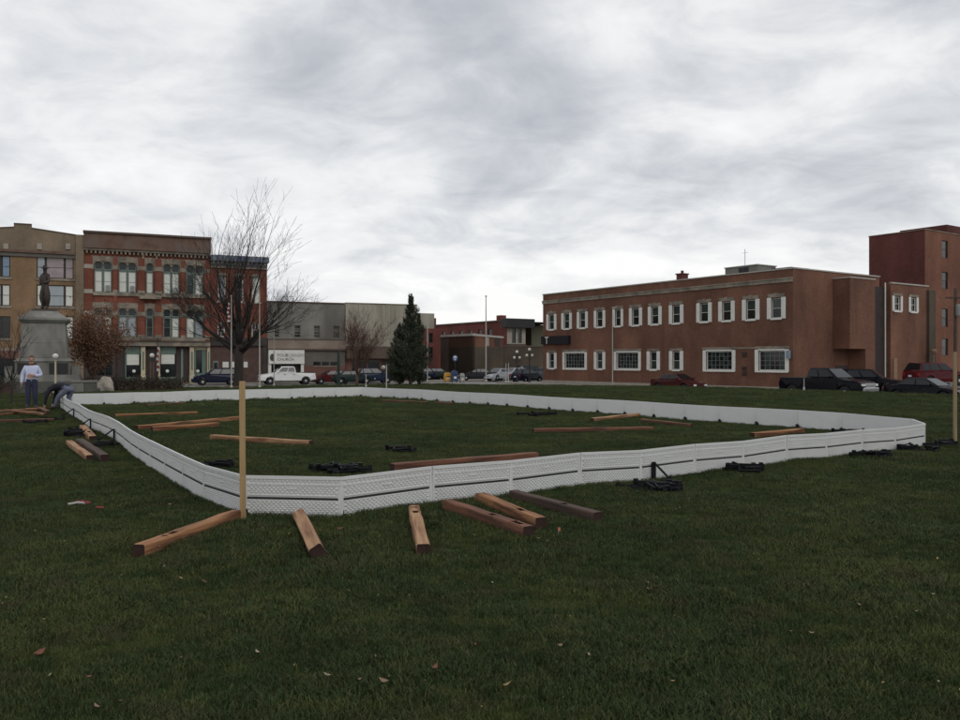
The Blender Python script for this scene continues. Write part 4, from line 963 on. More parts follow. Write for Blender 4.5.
mb = MB(); xa = X(291); mb.tube([(xa, 2, HG), (xa, 2, HG+1.0)], .03, 5); mb.tube([(xa-.6, 2, HG+.85), (xa+.7, 2, HG+.85)], .02, 5); mb.tube([(xa-.3, 2, HG+.7), (xa-.3, 2, HG+1.0)], .02, 5); mb.build('aerial', M['black'], gb)
# concrete panel building
f = row_facade(345.4)
X = lambda px: f.s(px)
pb = f.root('panel_building', label='pale ribbed concrete panel building behind the evergreen', cat='building')
WP = X(417); HP = f.h(375, 304.3); zl = f.h(375, 346.5)
bx('core', M['concrete'], pb, .02, WP-.02, .12, 20, 0, HP-.1)
npn = 8
for k in range(npn):
    a = WP*k/npn; b_ = WP*(k+1)/npn
    bx('panel', M['panel'], pb, a+.012, b_-.012, -.06+.012*(k % 2), .115, zl, HP, bevel=.012)
for k in range(2*npn+1):
    x = WP*k/(2*npn); 
    if 0 < x < WP: bx('rib', M['panel'], pb, x-.05, x+.05, -.11, -.062, zl+.02, HP-.02)
bx('coping', M['stone'], pb, 0, WP, -.12, .3, HP+.002, HP+.12)
bx('fascia', M['brownband'], pb, .0, WP, -.9, .11, f.h(375, 358.5), zl-.01)
bx('shop_front', M['redbrown'], pb, .0, WP, -.1, .118, 0, f.h(375, 358.5)-.01)
for a, b_, m in ((352, 366, GL_), (368, 379, GL_), (381.5, 388, DW), (390, 404, GL_)): bx('shop_window', m, pb, X(a), X(b_), -.16, -.101, .1 if m is DW else .9, f.h(375, 360))
# red brick corner house beyond, pale upper storey
f = Facade(AT(417, 106, 0).xy, VD, WALK)
X = lambda px: f.s(px)
cb_ = f.root('red_brick_house', label='red brick house with pale upper storey behind the evergreen', cat='building')
wd = X(440.5); zt = f.h(430, 313); zm = f.h(430, 328.5)
ops = [(X(429), X(433), f.h(431, 361), f.h(431, 347)), (X(429), X(433), f.h(431, 343), f.h(431, 333))]
mb = MB(); wall_mesh(mb, 0, wd, zm, ops); shell(mb, 0, wd, 9, zm); rawbuild(mb, 'wall', [M['brick_far'], M['roofing']], cb_)
bx('upper_storey', M['panel'], cb_, 0.3, X(436.5), .8, 8, zm+.002, zt); bx('chimney', M['brick_far'], cb_, X(436.8), X(438.6), .9, 2, zm+.002, zm+1.4)
for a, b_, z0_, z1_ in ops: window(cb_, a, b_, z0_, z1_, frame=M['darkwood'], pane=M['glass'], cols=1, rows=2)
# long far red building with dark corner cornice
C0 = Vector((0.0325*118, 118.0)); f = Facade(C0-UD*26, UD, WALK)
fr = f.root('long_red_building', label='long red brick building far across the junction with dark corner cornice', cat='building')
hh = f.h(500, 321.5)
mb = MB(); ops = [(3+k*2.6, 4.0+k*2.6, hh-2.6, hh-1.0) for k in range(8)]
wall_mesh(mb, 0, 26, hh, ops); mb.quad((0, 0, 0), (0, 0, hh), (0, 12, hh), (0, 12, 0)); mb.quad((0, 0, hh), (26, 0, hh), (26, 12, hh), (0, 12, hh), mi=1); rawbuild(mb, 'wall', [M['brick_far'], M['roofing']], fr)
for o_ in ops: window(fr, *o_, frame=M['darkwood'], pane=M['glass'], cols=1, rows=1)
bx('coping', M['brownband'], fr, 0, 26, -.15, .2, hh+.002, hh+.2); bx('chimney', M['brick_far'], fr, 20.5, 21.6, 2, 3, hh, hh+1.1)
fe = Facade(C0, NN, WALK); we = fe.s(525.5)
z1_ = fe.h(515, 344); z2_ = fe.h(515, 328)
ops = [(fe.s(512), fe.s(515.8), z1_+.15, z2_-.1), (fe.s(518), fe.s(521.8), z1_+.15, z2_-.1)]
mb = MB(); wall_mesh(mb, 0, we, hh, ops); e_ = rawbuild(mb, 'end_wall', [M['stone_lt']], fr); e_.location = (26, 0, 0); e_.rotation_euler = (0, 0, fe.ang-f.ang)
for o_ in ops: window(e_, *o_, frame=M['darkwood'], pane=M['glass'], cols=1, rows=2)
bx('corner_cornice', M['black'], e_, -.7, we+1.0, -.9, .5, z2_+.05, hh+.35); bx('lower_storey', M['brick_br'], e_, -.1, we+.1, -.06, -.004, 0, z1_)
# low brown building in front of it
K0 = AT(473, 108, 0).xy; f = Facade(K0-UD*10, UD, WALK)
lb = f.root('brown_brick_shed', label='low plain brown brick building beyond the car park', cat='building')
hk = f.h(473, 333.5)
mb = MB(); mb.box(0, 10, 0, .3, 0, hk-.3); mb.build('wall', M['brick_br'], lb); bx('coping', M['coping'], lb, -.05, 10.05, -.12, .4, hk-.298, hk)
fk = Facade(K0, NN, WALK); wk = fk.s(503); hk2 = hk-.28
e_ = empty('gable', (10, 0, 0), fk.ang-f.ang); e_.parent = lb
mb = MB(); mb.box(0, wk, 0, 6, 0, fk.h(488, 347)); mb.build('end_wall', M['brick_br'], e_)
mb = MB(); mb.prism([(0, fk.h(488, 347)+.002), (wk, fk.h(488, 347)+.002), (wk, fk.h(503, 338.5)), (0, hk-.3)], 'y', 0, 6); mb.build('upper_wall', M['brick_r'], e_)
mb = MB(); mb.prism([(0, hk-.298), (wk+.05, fk.h(503, 338.3)), (wk+.05, fk.h(503, 338.3)+.25), (0, hk-.02)], 'y', -.1, 6); mb.build('coping', M['coping'], e_)
bx('panel_white', M['stone_lt'], e_, wk*.40, wk*.52, -.05, -.004, fk.h(488, 346), fk.h(488, 337.5)); bx('vent_door', M['darkwood'], e_, wk*.72, wk*.88, -.05, -.004, fk.h(488, 346), fk.h(488, 338.5))
# plain brown wall and pale store further along
f = Facade(AT(502, 112, 0).xy, VD, WALK)
w_ = f.root('brown_yard_wall', label='plain brown yard wall behind the twin lamp posts', cat='wall'); zt = f.h(520, 345.5)
bx('wall_face', M['brick_br'], w_, 0, f.s(548), 0, .3, 0, zt-.2); bx('coping', M['brownband'], w_, -.02, f.s(548), -.06, .36, zt-.198, zt)
f = Facade(AT(531.5, 128, 0).xy, VD, WALK)
w_ = f.root('pale_store', label='pale green-grey store showing beside the corner of the brick office', cat='building'); zt = f.h(536, 326)
bx('wall_face', mat('pale_green_render', (.27, .27, .20), .9), w_, 0, 14, 0, 8, 0, zt); bx('coping', M['brownband'], w_, -.1, 14, -.1, 8, zt+.002, zt+.15)
f = Facade(AT(524, 140, 0).xy, VD, WALK)
w_ = f.root('white_gabled_house', label='small white gabled house between the dark cornice and the pale store', cat='house'); zt = f.h(528, 338)
mb = MB(); wx = f.s(533); mb.prism([(0, 0), (wx, 0), (wx, zt), (wx/2, f.h(528, 331)), (0, zt)], 'y', 0, 8); mb.build('wall', M['white'], w_)
mb = MB(); 
for a, b_ in (((-.25, zt-.2), (wx/2, f.h(528, 331)+.03)), ((wx+.25, zt-.2), (wx/2, f.h(528, 331)+.03))): mb.quad((a[0], -.3, a[1]), (b_[0], -.3, b_[1]), (b_[0], 8.3, b_[1]), (a[0], 8.3, a[1])); mb.quad((a[0], -.3, a[1]+.15), (b_[0], -.3, b_[1]+.15), (b_[0], 8.3, b_[1]+.15), (a[0], 8.3, a[1]+.15))
mb.build('roof', M['metalg'], w_)
# ------------------------------------------------------------------ monument
mc = AT(45, 56, 0); mz = gz(mc.x, mc.y)
mon = empty('monument', (mc.x, mc.y, mz), math.atan2(VD.y, VD.x), label='grey stone war memorial with a bronze soldier on top', cat='monument')
U = 56/FPX      # metres per photo pixel at that distance
def frustum(name, m, parent, w0, w1, z0, z1, d0=None, d1=None, bevel=.02):
    d0 = d0 or w0; d1 = d1 or w1; mb = MB(); a, b_, c, d = w0/2, w1/2, d0/2, d1/2
    mb.v += [(-a,-c,z0),(a,-c,z0),(a,c,z0),(-a,c,z0),(-b_,-d,z1),(b_,-d,z1),(b_,d,z1),(-b_,d,z1)]
    for q in ((0,3,2,1),(4,5,6,7),(0,1,5,4),(1,2,6,5),(2,3,7,6),(3,0,4,7)): mb.f.append(q); mb.mi.append(0)
    return mb.build(name, m, parent, bevel=bevel)
HZ = lambda py: EYE-(py-HOR)*U-mz
frustum('step', M['granite_d'], mon, 6.9, 6.8, -.3, HZ(388)); frustum('step', M['granite_d'], mon, 5.7, 5.6, HZ(388)+.002, HZ(381)); frustum('step', M['granite'], mon, 4.4, 4.3, HZ(381)+.002, HZ(374.5))
die = frustum('plinth', M['granite'], mon, 3.3, 3.25, HZ(374.5)+.002, HZ(361.5)); frustum('plinth_cap', M['granite'], mon, 3.45, 3.0, HZ(361.5)+.002, HZ(358))
for sx in (-1, 1):
    bx('bronze_tablet', M['black'], mon, sx*.92-.55, sx*.92+.55, -1.70, -1.63, HZ(373.5), HZ(363)); bx('buttress', M['granite'], mon, sx*1.95-.22, sx*1.95+.22, -1.95, -1.0, HZ(374.5)+.003, HZ(366))
frustum('shaft', M['granite'], mon, 2.85, 2.72, HZ(358)+.002, HZ(343.5)); frustum('shaft', M['granite'], mon, 2.70, 2.52, HZ(343.5)+.002, HZ(324))
frustum('cornice', M['granite'], mon, 2.60, 2.95, HZ(324)+.002, HZ(321)); frustum('cornice', M['granite'], mon, 3.0, 2.95, HZ(321)+.002, HZ(318.5)); frustum('cap', M['granite'], mon, 2.8, 1.6, HZ(318.5)+.002, HZ(311.5))
frustum('statue_base', M['bronze'], mon, 1.55, 1.5, HZ(311.5)+.002, HZ(309.8))
for px_, rz_ in ((99, .3),):
    pass

# ------------------------------------------------------------------ figures (skin surface over a joint skeleton)
def figure(name, joints, bones, mats, labels, parent=None, sub=2):
    """joints: {name: (x,y,z,r)}, bones: [(a,b,region)], returns a mesh object coloured by nearest bone"""
    names = list(joints); idx = {n: i for i, n in enumerate(names)}
    me = bpy.data.meshes.new(name); me.from_pydata([joints[n][:3] for n in names], [(idx[a], idx[b_]) for a, b_, _ in bones], [])
    o = link(name+'_skeleton', me)
    o.modifiers.new('skin', 'SKIN')
    for i, n in enumerate(names):
        r_ = joints[n][3]; r_ = r_ if isinstance(r_, tuple) else (r_, r_)
        me.skin_vertices[0].data[i].radius = r_; me.skin_vertices[0].data[i].use_root = (i == 0)
    sm = o.modifiers.new('sub', 'SUBSURF'); sm.levels = sub; sm.render_levels = sub
    dg = bpy.context.evaluated_depsgraph_get(); dg.update()
    me2 = bpy.data.meshes.new_from_object(o.evaluated_get(dg)); bpy.data.objects.remove(o)
    for m in mats: me2.materials.append(m)
    segs = [(Vector(joints[a][:3]), Vector(joints[b_][:3]), rg) for a, b_, rg in bones]
    for p in me2.polygons:
        c = Vector(p.center); best = None
        for a, b_, rg in segs:
            ab = b_-a; t_ = max(0, min(1, (c-a).dot(ab)/max(1e-9, ab.length_squared))); dd = (c-(a+ab*t_)).length
            if best is None or dd < best[0]: best = (dd, rg)
        p.material_index = best[1]; p.use_smooth = True
    me2.name = name
    return link(name, me2, parent)
def hand_bones(J, Bn, side, wrist, d, out, region):
    """five fingers rooted in a palm; d = finger direction, out = direction across the palm towards the thumb"""
    w = Vector(J[wrist][:3]); d = Vector(d).normalized(); out = Vector(out).normalized()
    pc = w+d*.055; J[side+'palm'] = (*pc, .030); Bn.append((wrist, side+'palm', region))
    for i, (off, ln) in enumerate(((.028, .075), (.010, .085), (-.010, .08), (-.028, .062))):
        a = pc+out*off+d*.03; b_ = a+d*ln*.55; curl = Vector((0, 0, 0)); c = b_+(d*.7+d.cross(out)*.6).normalized()*ln*.45
        J[f'{side}f{i}a'] = (*a, .0105); J[f'{side}f{i}b'] = (*b_, .0095); J[f'{side}f{i}c'] = (*c, .008)
        Bn += [(side+'palm', f'{side}f{i}a', region), (f'{side}f{i}a', f'{side}f{i}b', region), (f'{side}f{i}b', f'{side}f{i}c', region)]
    a = w+d*.03+out*.038; b_ = a+(d+out*.7).normalized()*.045
    J[side+'ta'] = (*a, .012); J[side+'tb'] = (*b_, .010); Bn += [(side+'palm', side+'ta', region), (side+'ta', side+'tb', region)]
def head_piece(parent, loc, s, rot, hairm, skinm=None):
    """face features and hair on a head centre; local -Y is where the face looks"""
    bm = bmesh.new(); bmesh.ops.create_uvsphere(bm, u_segments=20, v_segments=14, radius=1)
    for v in bm.verts:
        x, y, z = v.co
        v.co = Vector((x*.078*(1-.22*max(0, -z)), y*.098*(1-.10*max(0, -z))+(-.012 if z < 0 else 0), z*.118))
        if y < 0 and abs(x) < .35: v.co.y -= .020*max(0, 1-abs(x)/.3)*max(0, 1-abs(z+.12)/.28)        # nose
        if y < 0 and .2 < abs(x) < .55 and abs(z-.1) < .15: v.co.y += .010                              # eye sockets
        if y < 0 and z < -.65 and abs(x) < .4: v.co.y -= .010                                            # chin
    me = bpy.data.meshes.new('head'); bm.to_mesh(me); bm.free(); me.polygons.foreach_set('use_smooth', [True]*len(me.polygons)); me.materials.append(skinm or M['skin'])
    o = link('head', me, parent); o.location = loc; o.scale = (s, s, s); o.rotation_euler = rot
    if hairm is None: return o
    bm = bmesh.new(); bmesh.ops.create_uvsphere(bm, u_segments=20, v_segments=14, radius=1)
    for v in bm.verts:
        x, y, z = v.co; v.co = Vector((x*.086, y*.106+.010, z*.125+.006))
    bmesh.ops.delete(bm, geom=[f_ for f_ in bm.faces if f_.calc_center_median().z < -.02 or (f_.calc_center_median().y < -.045 and f_.calc_center_median().z < .062)], context='FACES')
    me = bpy.data.meshes.new('hair'); bm.to_mesh(me); bm.free(); me.materials.append(hairm); link('hair', me, o)
    mb = MB()
    for sx in (-1, 1): mb.lathe([(.004, -.03), (.016, -.012), (.018, .012), (.006, .03)], sx*.080, .008, 8)
    mb.build('ear', skinm or M['skin'], o)
    mb = MB()
    for sx in (-1, 1): mb.lathe([(.002, .006), (.010, .014), (.002, .022)], sx*.030, -.083, 8)
    mb.build('eyes', M['shoe'], o); mb = MB(); mb.box(-.022, .022, -.094, -.086, -.062, -.056); mb.build('mouth', mat('lips', (.25, .10, .09), .6), o)
    return o
# standing man, half turned away towards the boards
c = G(31.5, 408.5)
p1 = empty('person', c, R(25), label='person standing in pale blue shirt and dark trousers by the board pile', cat='person')
J = {'pelvis': (0, 0, .93, (.17, .145)), 'waist': (0, 0, 1.06, (.19, .15)), 'chest': (0, .01, 1.27, (.205, .15)), 'neckb': (0, .015, 1.44, (.10, .09)), 'neck': (0, 0, 1.53, .058), 'headc': (0, -.01, 1.60, .06),
     'sl': (-.18, .01, 1.37, .095), 'el': (-.27, .03, 1.12, .075), 'wl': (-.29, -.05, .88, .042), 'sr': (.18, .01, 1.37, .095), 'er': (.28, .0, 1.12, .075), 'wr': (.13, -.24, 1.10, .042),
     'hl': (-.09, 0, .86, .125), 'kl': (-.10, -.02, .48, .09), 'al': (-.11, .02, .09, .07), 'fl': (-.13, -.17, .035, .045), 'hr': (.09, 0, .86, .125), 'kr': (.11, -.03, .48, .09), 'ar': (.12, .02, .09, .055), 'fr': (.15, -.17, .035, .045)}
Bn = [('pelvis', 'waist', 0), ('waist', 'chest', 0), ('chest', 'neckb', 0), ('neckb', 'neck', 2), ('neck', 'headc', 2), ('chest', 'sl', 0), ('sl', 'el', 0), ('el', 'wl', 0), ('chest', 'sr', 0), ('sr', 'er', 0), ('er', 'wr', 0),
      ('pelvis', 'hl', 1), ('hl', 'kl', 1), ('kl', 'al', 1), ('al', 'fl', 3), ('pelvis', 'hr', 1), ('hr', 'kr', 1), ('kr', 'ar', 1), ('ar', 'fr', 3)]
hand_bones(J, Bn, 'l', 'wl', (-.02, -.15, -1), (0, -1, .1), 2); hand_bones(J, Bn, 'r', 'wr', (-1, -.3, .1), (0, -.2, 1), 2)
figure('body', J, Bn, [M['shirt'], M['navy'], M['skin'], M['shoe']], None, p1)
head_piece(p1, (0, -.02, 1.665), 1.0, (R(8), 0, 0), M['hair'])
bx('belt', M['shoe'], p1, -.15, .15, -.138, -.118, .955, .99)
# person bending over, facing left
c = G(60, 409.5)
p2 = empty('person', c, R(-8), label='person in black jacket and faded jeans bending over at the rink corner', cat='person')
J = {'pelvis': (.33, 0, .70, (.16, .15)), 'waist': (.16, 0, .80, (.15, .14)), 'chest': (-.12, 0, .78, (.165, .15)), 'neckb': (-.31, 0, .66, (.09, .09)), 'neck': (-.37, 0, .60, .06), 'headc': (-.41, 0, .54, .06),
     'sl': (-.24, -.19, .68, .085), 'el': (-.34, -.24, .40, .062), 'wl': (-.40, -.20, .16, .038), 'sr': (-.24, .19, .68, .085), 'er': (-.33, .22, .40, .062), 'wr': (-.36, .16, .17, .038),
     'hl': (.32, -.10, .66, .115), 'kl': (.02, -.14, .40, .082), 'al': (-.10, -.12, .09, .056), 'fl': (-.27, -.13, .035, .045), 'hr': (.34, .10, .66, .115), 'kr': (.22, .13, .36, .082), 'ar': (.33, .12, .09, .056), 'fr': (.16, .14, .035, .045)}
Bn = [('pelvis', 'waist', 0), ('waist', 'chest', 0), ('chest', 'neckb', 0), ('neckb', 'neck', 2), ('neck', 'headc', 2), ('chest', 'sl', 0), ('sl', 'el', 0), ('el', 'wl', 0), ('chest', 'sr', 0), ('sr', 'er', 0), ('er', 'wr', 0),
      ('pelvis', 'hl', 1), ('hl', 'kl', 1), ('kl', 'al', 1), ('al', 'fl', 3), ('pelvis', 'hr', 1), ('hr', 'kr', 1), ('kr', 'ar', 1), ('ar', 'fr', 3)]
hand_bones(J, Bn, 'l', 'wl', (-.2, 0, -1), (-1, 0, .2), 2); hand_bones(J, Bn, 'r', 'wr', (-.2, 0, -1), (-1, 0, .2), 2)
figure('body', J, Bn, [M['jacket'], M['jeans'], M['skin'], M['shoe']], None, p2)
head_piece(p2, (-.45, 0, .50), 1.0, (R(60), 0, R(-90)), M['jacket'])
# bronze soldier in a long coat
sz = HZ(309.8)
J = {'pelvis': (0, 0, .93, (.20, .17)), 'waist': (0, 0, 1.08, (.17, .14)), 'chest': (0, .01, 1.32, (.20, .15)), 'neckb': (0, .01, 1.50, (.10, .09)), 'neck': (0, 0, 1.56, .07), 'headc': (0, -.01, 1.68, .105), 'hat': (0, 0, 1.77, (.115, .12)),
     'sl': (-.20, .01, 1.43, .09), 'el': (-.27, -.05, 1.17, .075), 'wl': (-.10, -.20, 1.06, .05), 'sr': (.20, .01, 1.43, .09), 'er': (.27, -.05, 1.16, .075), 'wr': (.10, -.22, 1.12, .05),
     'hl': (-.09, 0, .80, .17), 'kl': (-.12, 0, .50, .18), 'hem': (-.12, .0, .46, .17), 'al': (-.11, .02, .10, .07), 'fl': (-.13, -.16, .04, .05), 'hr': (.09, 0, .80, .17), 'kr': (.12, 0, .50, .18), 'ar': (.12, .02, .10, .07), 'fr': (.15, -.14, .04, .05)}
Bn = [('pelvis', 'waist', 0), ('waist', 'chest', 0), ('chest', 'neckb', 0), ('neckb', 'neck', 0), ('neck', 'headc', 0), ('headc', 'hat', 0), ('chest', 'sl', 0), ('sl', 'el', 0), ('el', 'wl', 0), ('chest', 'sr', 0), ('sr', 'er', 0), ('er', 'wr', 0), ('pelvis', 'hl', 0), ('hl', 'kl', 0), ('kl', 'hem', 0), ('hem', 'al', 0), ('al', 'fl', 0), ('pelvis', 'hr', 0), ('hr', 'kr', 0), ('kr', 'ar', 0), ('ar', 'fr', 0)]
st = figure('bronze_statue', J, Bn, [M['bronze']], None, mon); st.location = (0, 0, sz); ks = (309.8-265.5)*U/1.85; st.scale = (ks*.80, ks*.85, ks); st.rotation_euler = (0, 0, R(-35))
mb = MB(); mb.tube([(.02, -.27, 0), (.05, -.24, 1.25)], .022, 6); mb.build('rifle', M['bronze'], st); mb = MB(); mb.lathe([(.19, 1.735), (.185, 1.75), (.11, 1.765), (.10, 1.85)], 0, 0, 14); mb.build('hat', M['bronze'], st)

# boulder and low stone wall near the monument
bm = bmesh.new(); bmesh.ops.create_icosphere(bm, subdivisions=3, radius=1)
rr = random.Random(5)
for v in bm.verts:
    k = 1+.18*math.sin(v.co.x*3.1+1)*math.sin(v.co.y*2.7)+.12*math.sin(v.co.z*5+v.co.x*4)+rr.uniform(-.03, .03); v.co = Vector((v.co.x*.62*k*(1-.35*max(0, v.co.z)), v.co.y*.5*k, v.co.z*.75*k))
me = bpy.data.meshes.new('boulder'); bm.to_mesh(me); bm.free(); me.materials.append(M['stone_lt']); o = link('boulder', me); q = AT(105, 57, 0); o.location = (q.x, q.y, gz(q.x, q.y)+.35); o.rotation_euler = (0, .25, .4); tag(o, 'pale upright boulder beside the copper-leaved tree', 'boulder')
for a, b_, lab in ((-30, 15, 'low stone wall on the camera side of the memorial, outer piece'), (72, 97, 'low stone wall between the memorial and the boulder')):
    q0, q1 = AT(a, 53, 0), AT(b_, 53.5, 0); d = q1-q0; zb_ = gz((q0.x+q1.x)/2, 53); r_ = empty('stone_wall', (q0.x, q0.y, zb_), math.atan2(d.y, d.x), label=lab, cat='wall')
    L = d.length; n = max(2, int(L/.9))
    for k in range(n): bx('stone', M['granite_d'] if k % 3 else M['granite'], r_, L*k/n+.01, L*(k+1)/n-.01, -.25+rr.uniform(-.02, .02), .25, -.2, .62+rr.uniform(-.02, .02), bevel=.02)
    bx('coping', M['granite'], r_, -.05, L+.05, -.3, .3, .645, .78, bevel=.015)

# ------------------------------------------------------------------ trees
def grow(mb, p, d, ln, r, lvl, cfg, rr, tips):
    n = 4 if lvl < 2 else 3
    pts = [p]; rad = [r]; q = p.copy(); dd = d.normalized()
    for i in range(n):
        dd = (dd+Vector((rr.gauss(0, 1), rr.gauss(0, 1), rr.gauss(0, .6)))*cfg['wig']+Vector((0, 0, cfg['up']))).normalized()
        q = q+dd*ln/n; pts.append(q.copy()); rad.append(max(cfg['rmin'], r*(1-(1-cfg['taper'])*(i+1)/n)))
    mb.tube(pts, rad, 8 if lvl == 0 else (5 if lvl < 3 else 3), caps=lvl < 3)
    if lvl >= cfg['levels']: tips.append((pts[-1], dd)); tips.append((pts[-2], dd)); return
    k = cfg['kids'][lvl]
    for i in range(k):
        t_ = rr.uniform(cfg['start'][lvl], 1.0) if i else 1.0
        f_ = t_*n; j = min(n-1, int(f_)); b0 = pts[j].lerp(pts[j+1], f_-j)
        ax = dd.orthogonal().normalized(); ax.rotate(Matrix.Rotation(2*math.pi*(i*.381966+rr.random()*.25), 3, dd))
        ang = R(rr.uniform(*cfg['ang'][lvl]))*(0.35 if i == 0 else 1)
        nd = dd.copy(); nd.rotate(Matrix.Rotation(ang, 3, ax))
        rc = rad[min(j+1, n)]*(0.85 if i == 0 else rr.uniform(.45, .7))
        grow(mb, b0, nd, ln*rr.uniform(*cfg['len'][lvl])*(1.0 if i else 1.1), max(cfg['rmin'], rc), lvl+1, cfg, rr, tips)
def bare_tree(px, depth, H, r, seed, cfg, label, name='bare_tree', bark=None, stem=None):
    q = AT(px, depth, 0); z = gz(q.x, q.y); root = empty(name, (q.x, q.y, z), 0, label=label, cat='tree')
    rr = random.Random(seed); tips = []
    tm = MB(); h0 = stem if stem else H*.22
    tm.tube([(0, 0, -.2), (0, 0, .15), (.02, 0, h0*.5), (.0, .02, h0)], [r*1.5, r*1.12, r, r*.95], 10); tm.build('trunk', bark or M['bark'], root, smooth=True)
    mb = MB()
    lim = cfg['limbs']
    for i in range(lim):
        a = 2*math.pi*(i/lim)+rr.uniform(-.3, .3); sp = R(rr.uniform(*cfg['spread']))
        if i == 0: sp *= .2
        if cfg.get('fan'): a = R((0, 20, 180, 265, 150, 5, 175, 320, 200, 95, 130, 215, 25)[i % 13]); sp = R((3, 17, 20, 14, 17, 50, 54, 66, 30, 58, 62, 66, 64)[i % 13])
        d = Vector((math.cos(a)*math.sin(sp), math.sin(a)*math.sin(sp), math.cos(sp)))
        hz = h0*(rr.uniform(.72, 1.0) if sp > R(25) else 1.0)
        grow(mb, Vector((0, 0, hz-.05)), d, cfg['l0']*rr.uniform(.85, 1.05)*((1.22 if sp < R(28) else .85) if cfg.get('fan') else (1.1 if sp < R(20) else 1)), r*rr.uniform(.42, .62), 0, cfg, rr, tips)
    mb.build('crown', bark or M['bark'], root, smooth=True)
    return root, tips
CFG = dict(levels=4, kids=[5, 4, 4, 3], start=[.22, .2, .2, .2], ang=[(14, 36), (16, 40), (20, 46), (20, 50)], len=[(.5, .80), (.48, .74), (.45, .75), (.45, .8)], wig=.06, up=.05, taper=.42, rmin=.008, limbs=13, spread=(8, 74), l0=3.85, fan=True)
bare_tree(238.5, 66, 15.5, .34, 37, CFG, 'tall bare spreading tree standing between the rink and the narrow brick building', stem=3.4)
def leaf_cloud(root, tips, n, spread, size, m, name='crown_leaves', seed=1, kindstuff=True):
    rr = random.Random(seed); vs_, fs_ = [], []
    for i in range(n):
        t_, d = tips[rr.randrange(len(tips))]
        c = t_+Vector((rr.gauss(0, spread), rr.gauss(0, spread), rr.gauss(0, spread*1.2)))
        a = Vector((rr.gauss(0, 1), rr.gauss(0, 1), rr.gauss(0, 1))).normalized(); b_ = a.orthogonal().normalized(); s = size*rr.uniform(.6, 1.3); k = len(vs_)
        vs_ += [tuple(c-a*s), tuple(c+b_*s*.5), tuple(c+a*s), tuple(c-b_*s*.5)]; fs_.append((k, k+1, k+2, k+3))
    me = bpy.data.meshes.new(name); me.from_pydata(vs_, [], fs_); me.materials.append(m); o = link(name, me, root); 
    if kindstuff: o['kind'] = 'stuff'
    return o
COP = mat('copper_leaf', (.135, .066, .036), .8, .5, 1.2); COP2 = mat('dry_russet_leaf', (.15, .085, .06), .8, .35, 1.0)
CF2 = dict(levels=3, kids=[5, 4, 4], start=[.2, .2, .2], ang=[(20, 40), (22, 48), (25, 50)], len=[(.45, .7), (.45, .7), (.45, .75)], wig=.08, up=.06, taper=.45, rmin=.008, limbs=12, spread=(6, 50), l0=2.35)
r_, tips = bare_tree(92.5, 60, 5.0, .085, 4, CF2, 'bushy copper-leaved tree between the memorial and the victorian shopfront', name='copper_tree', stem=.9, bark=M['barkr'])
leaf_cloud(r_, tips, 11000, .26, .075, COP, seed=2)
CF3 = dict(CF2, levels=4, kids=[4, 4, 4, 3], start=[.2]*4, ang=[(18, 40), (20, 46), (25, 50), (25, 50)], len=[(.5, .7), (.45, .7), (.45, .75), (.5, .8)], l0=2.5, limbs=8, spread=(6, 44), rmin=.010)
r_, tips = bare_tree(357, 78, 7.0, .13, 9, CF3, 'reddish half-bare small tree in front of the pale panel building', name='russet_tree', stem=1.3, bark=M['barkr'])
leaf_cloud(r_, tips, 2300, .16, .055, COP2, seed=5)
CF4 = dict(CF2, levels=3, kids=[4, 3, 3], l0=.95, limbs=5, spread=(8, 35), rmin=.006)
bare_tree(11.5, 31, 3.2, .035, 21, CF4, 'thin bare sapling growing beside the board pile at the picture edge', name='sapling', stem=1.1, bark=M['bark'])
# evergreens: layered sprays of needles around a straight trunk
def evergreen(px, depth, H, rad, seed, label, n=9000, name='evergreen_tree', lean=0):
    q = AT(px, depth, 0); z = gz(q.x, q.y); root = empty(name, (q.x, q.y, z), 0, label=label, cat='tree', group='evergreens at the street edge'); rr = random.Random(seed)
    mb = MB(); mb.tube([(0, 0, -.2), (0, 0, H*.5), (0, 0, H*.98)], [.16, .10, .02], 8); mb.build('trunk', M['bark'], root)
    vs_, fs_ = [], []
    nb_ = 64
    for k in range(nb_):
        u = ((k+.5)/nb_)**1.0; zb_ = H*(.04+.94*u); prof = rad*(1-u)**.72*(1 if u > .10 else .55+u*4.5)*rr.choice((.3, .55, .8, 1.0, 1.2, 1.45)); a = k*2.39996+rr.uniform(-.3, .3)
        m_ = int(n/nb_*(.35+1.3*(1-u)))
        for i in range(m_):
            t_ = rr.uniform(.08, 1)**.7; r0 = prof*t_; dz = prof*.55*t_*t_+rr.gauss(0, .10)
            aa = a+rr.gauss(0, .24/(t_+.25)); c = Vector((math.cos(aa)*r0, math.sin(aa)*r0, zb_+dz+rr.gauss(0, .06)))
            d = Vector((math.cos(aa)*.7+rr.gauss(0, .4), math.sin(aa)*.7+rr.gauss(0, .4), .8+rr.gauss(0, .4))).normalized(); s_ = d.cross(Vector((rr.gauss(0, 1), rr.gauss(0, 1), rr.gauss(0, 1)))).normalized()
            L = rr.uniform(.12, .24); w = rr.uniform(.025, .05); j = len(vs_)
            vs_ += [tuple(c-s_*w), tuple(c+s_*w), tuple(c+d*L)]; fs_.append((j, j+1, j+2))
    me = bpy.data.meshes.new('crown'); me.from_pydata(vs_, [], fs_); me.materials.append(mat('evergreen_needles', (.052, .060, .038), .8, .45, 1.5)); link('crown', me, root)
    return root
evergreen(410.5, 74, 8.0, 1.7, 3, 'tall dark narrow evergreen in front of the pale panel building', 15000)
evergreen(399.5, 74.5, 5.4, 1.25, 8, 'shorter dark evergreen leaning on the tall one, side nearest the panel building', 9000)
evergreen(419, 75, 6.4, 1.15, 12, 'slim dark evergreen beside the tall one, side nearest the red house', 8000)
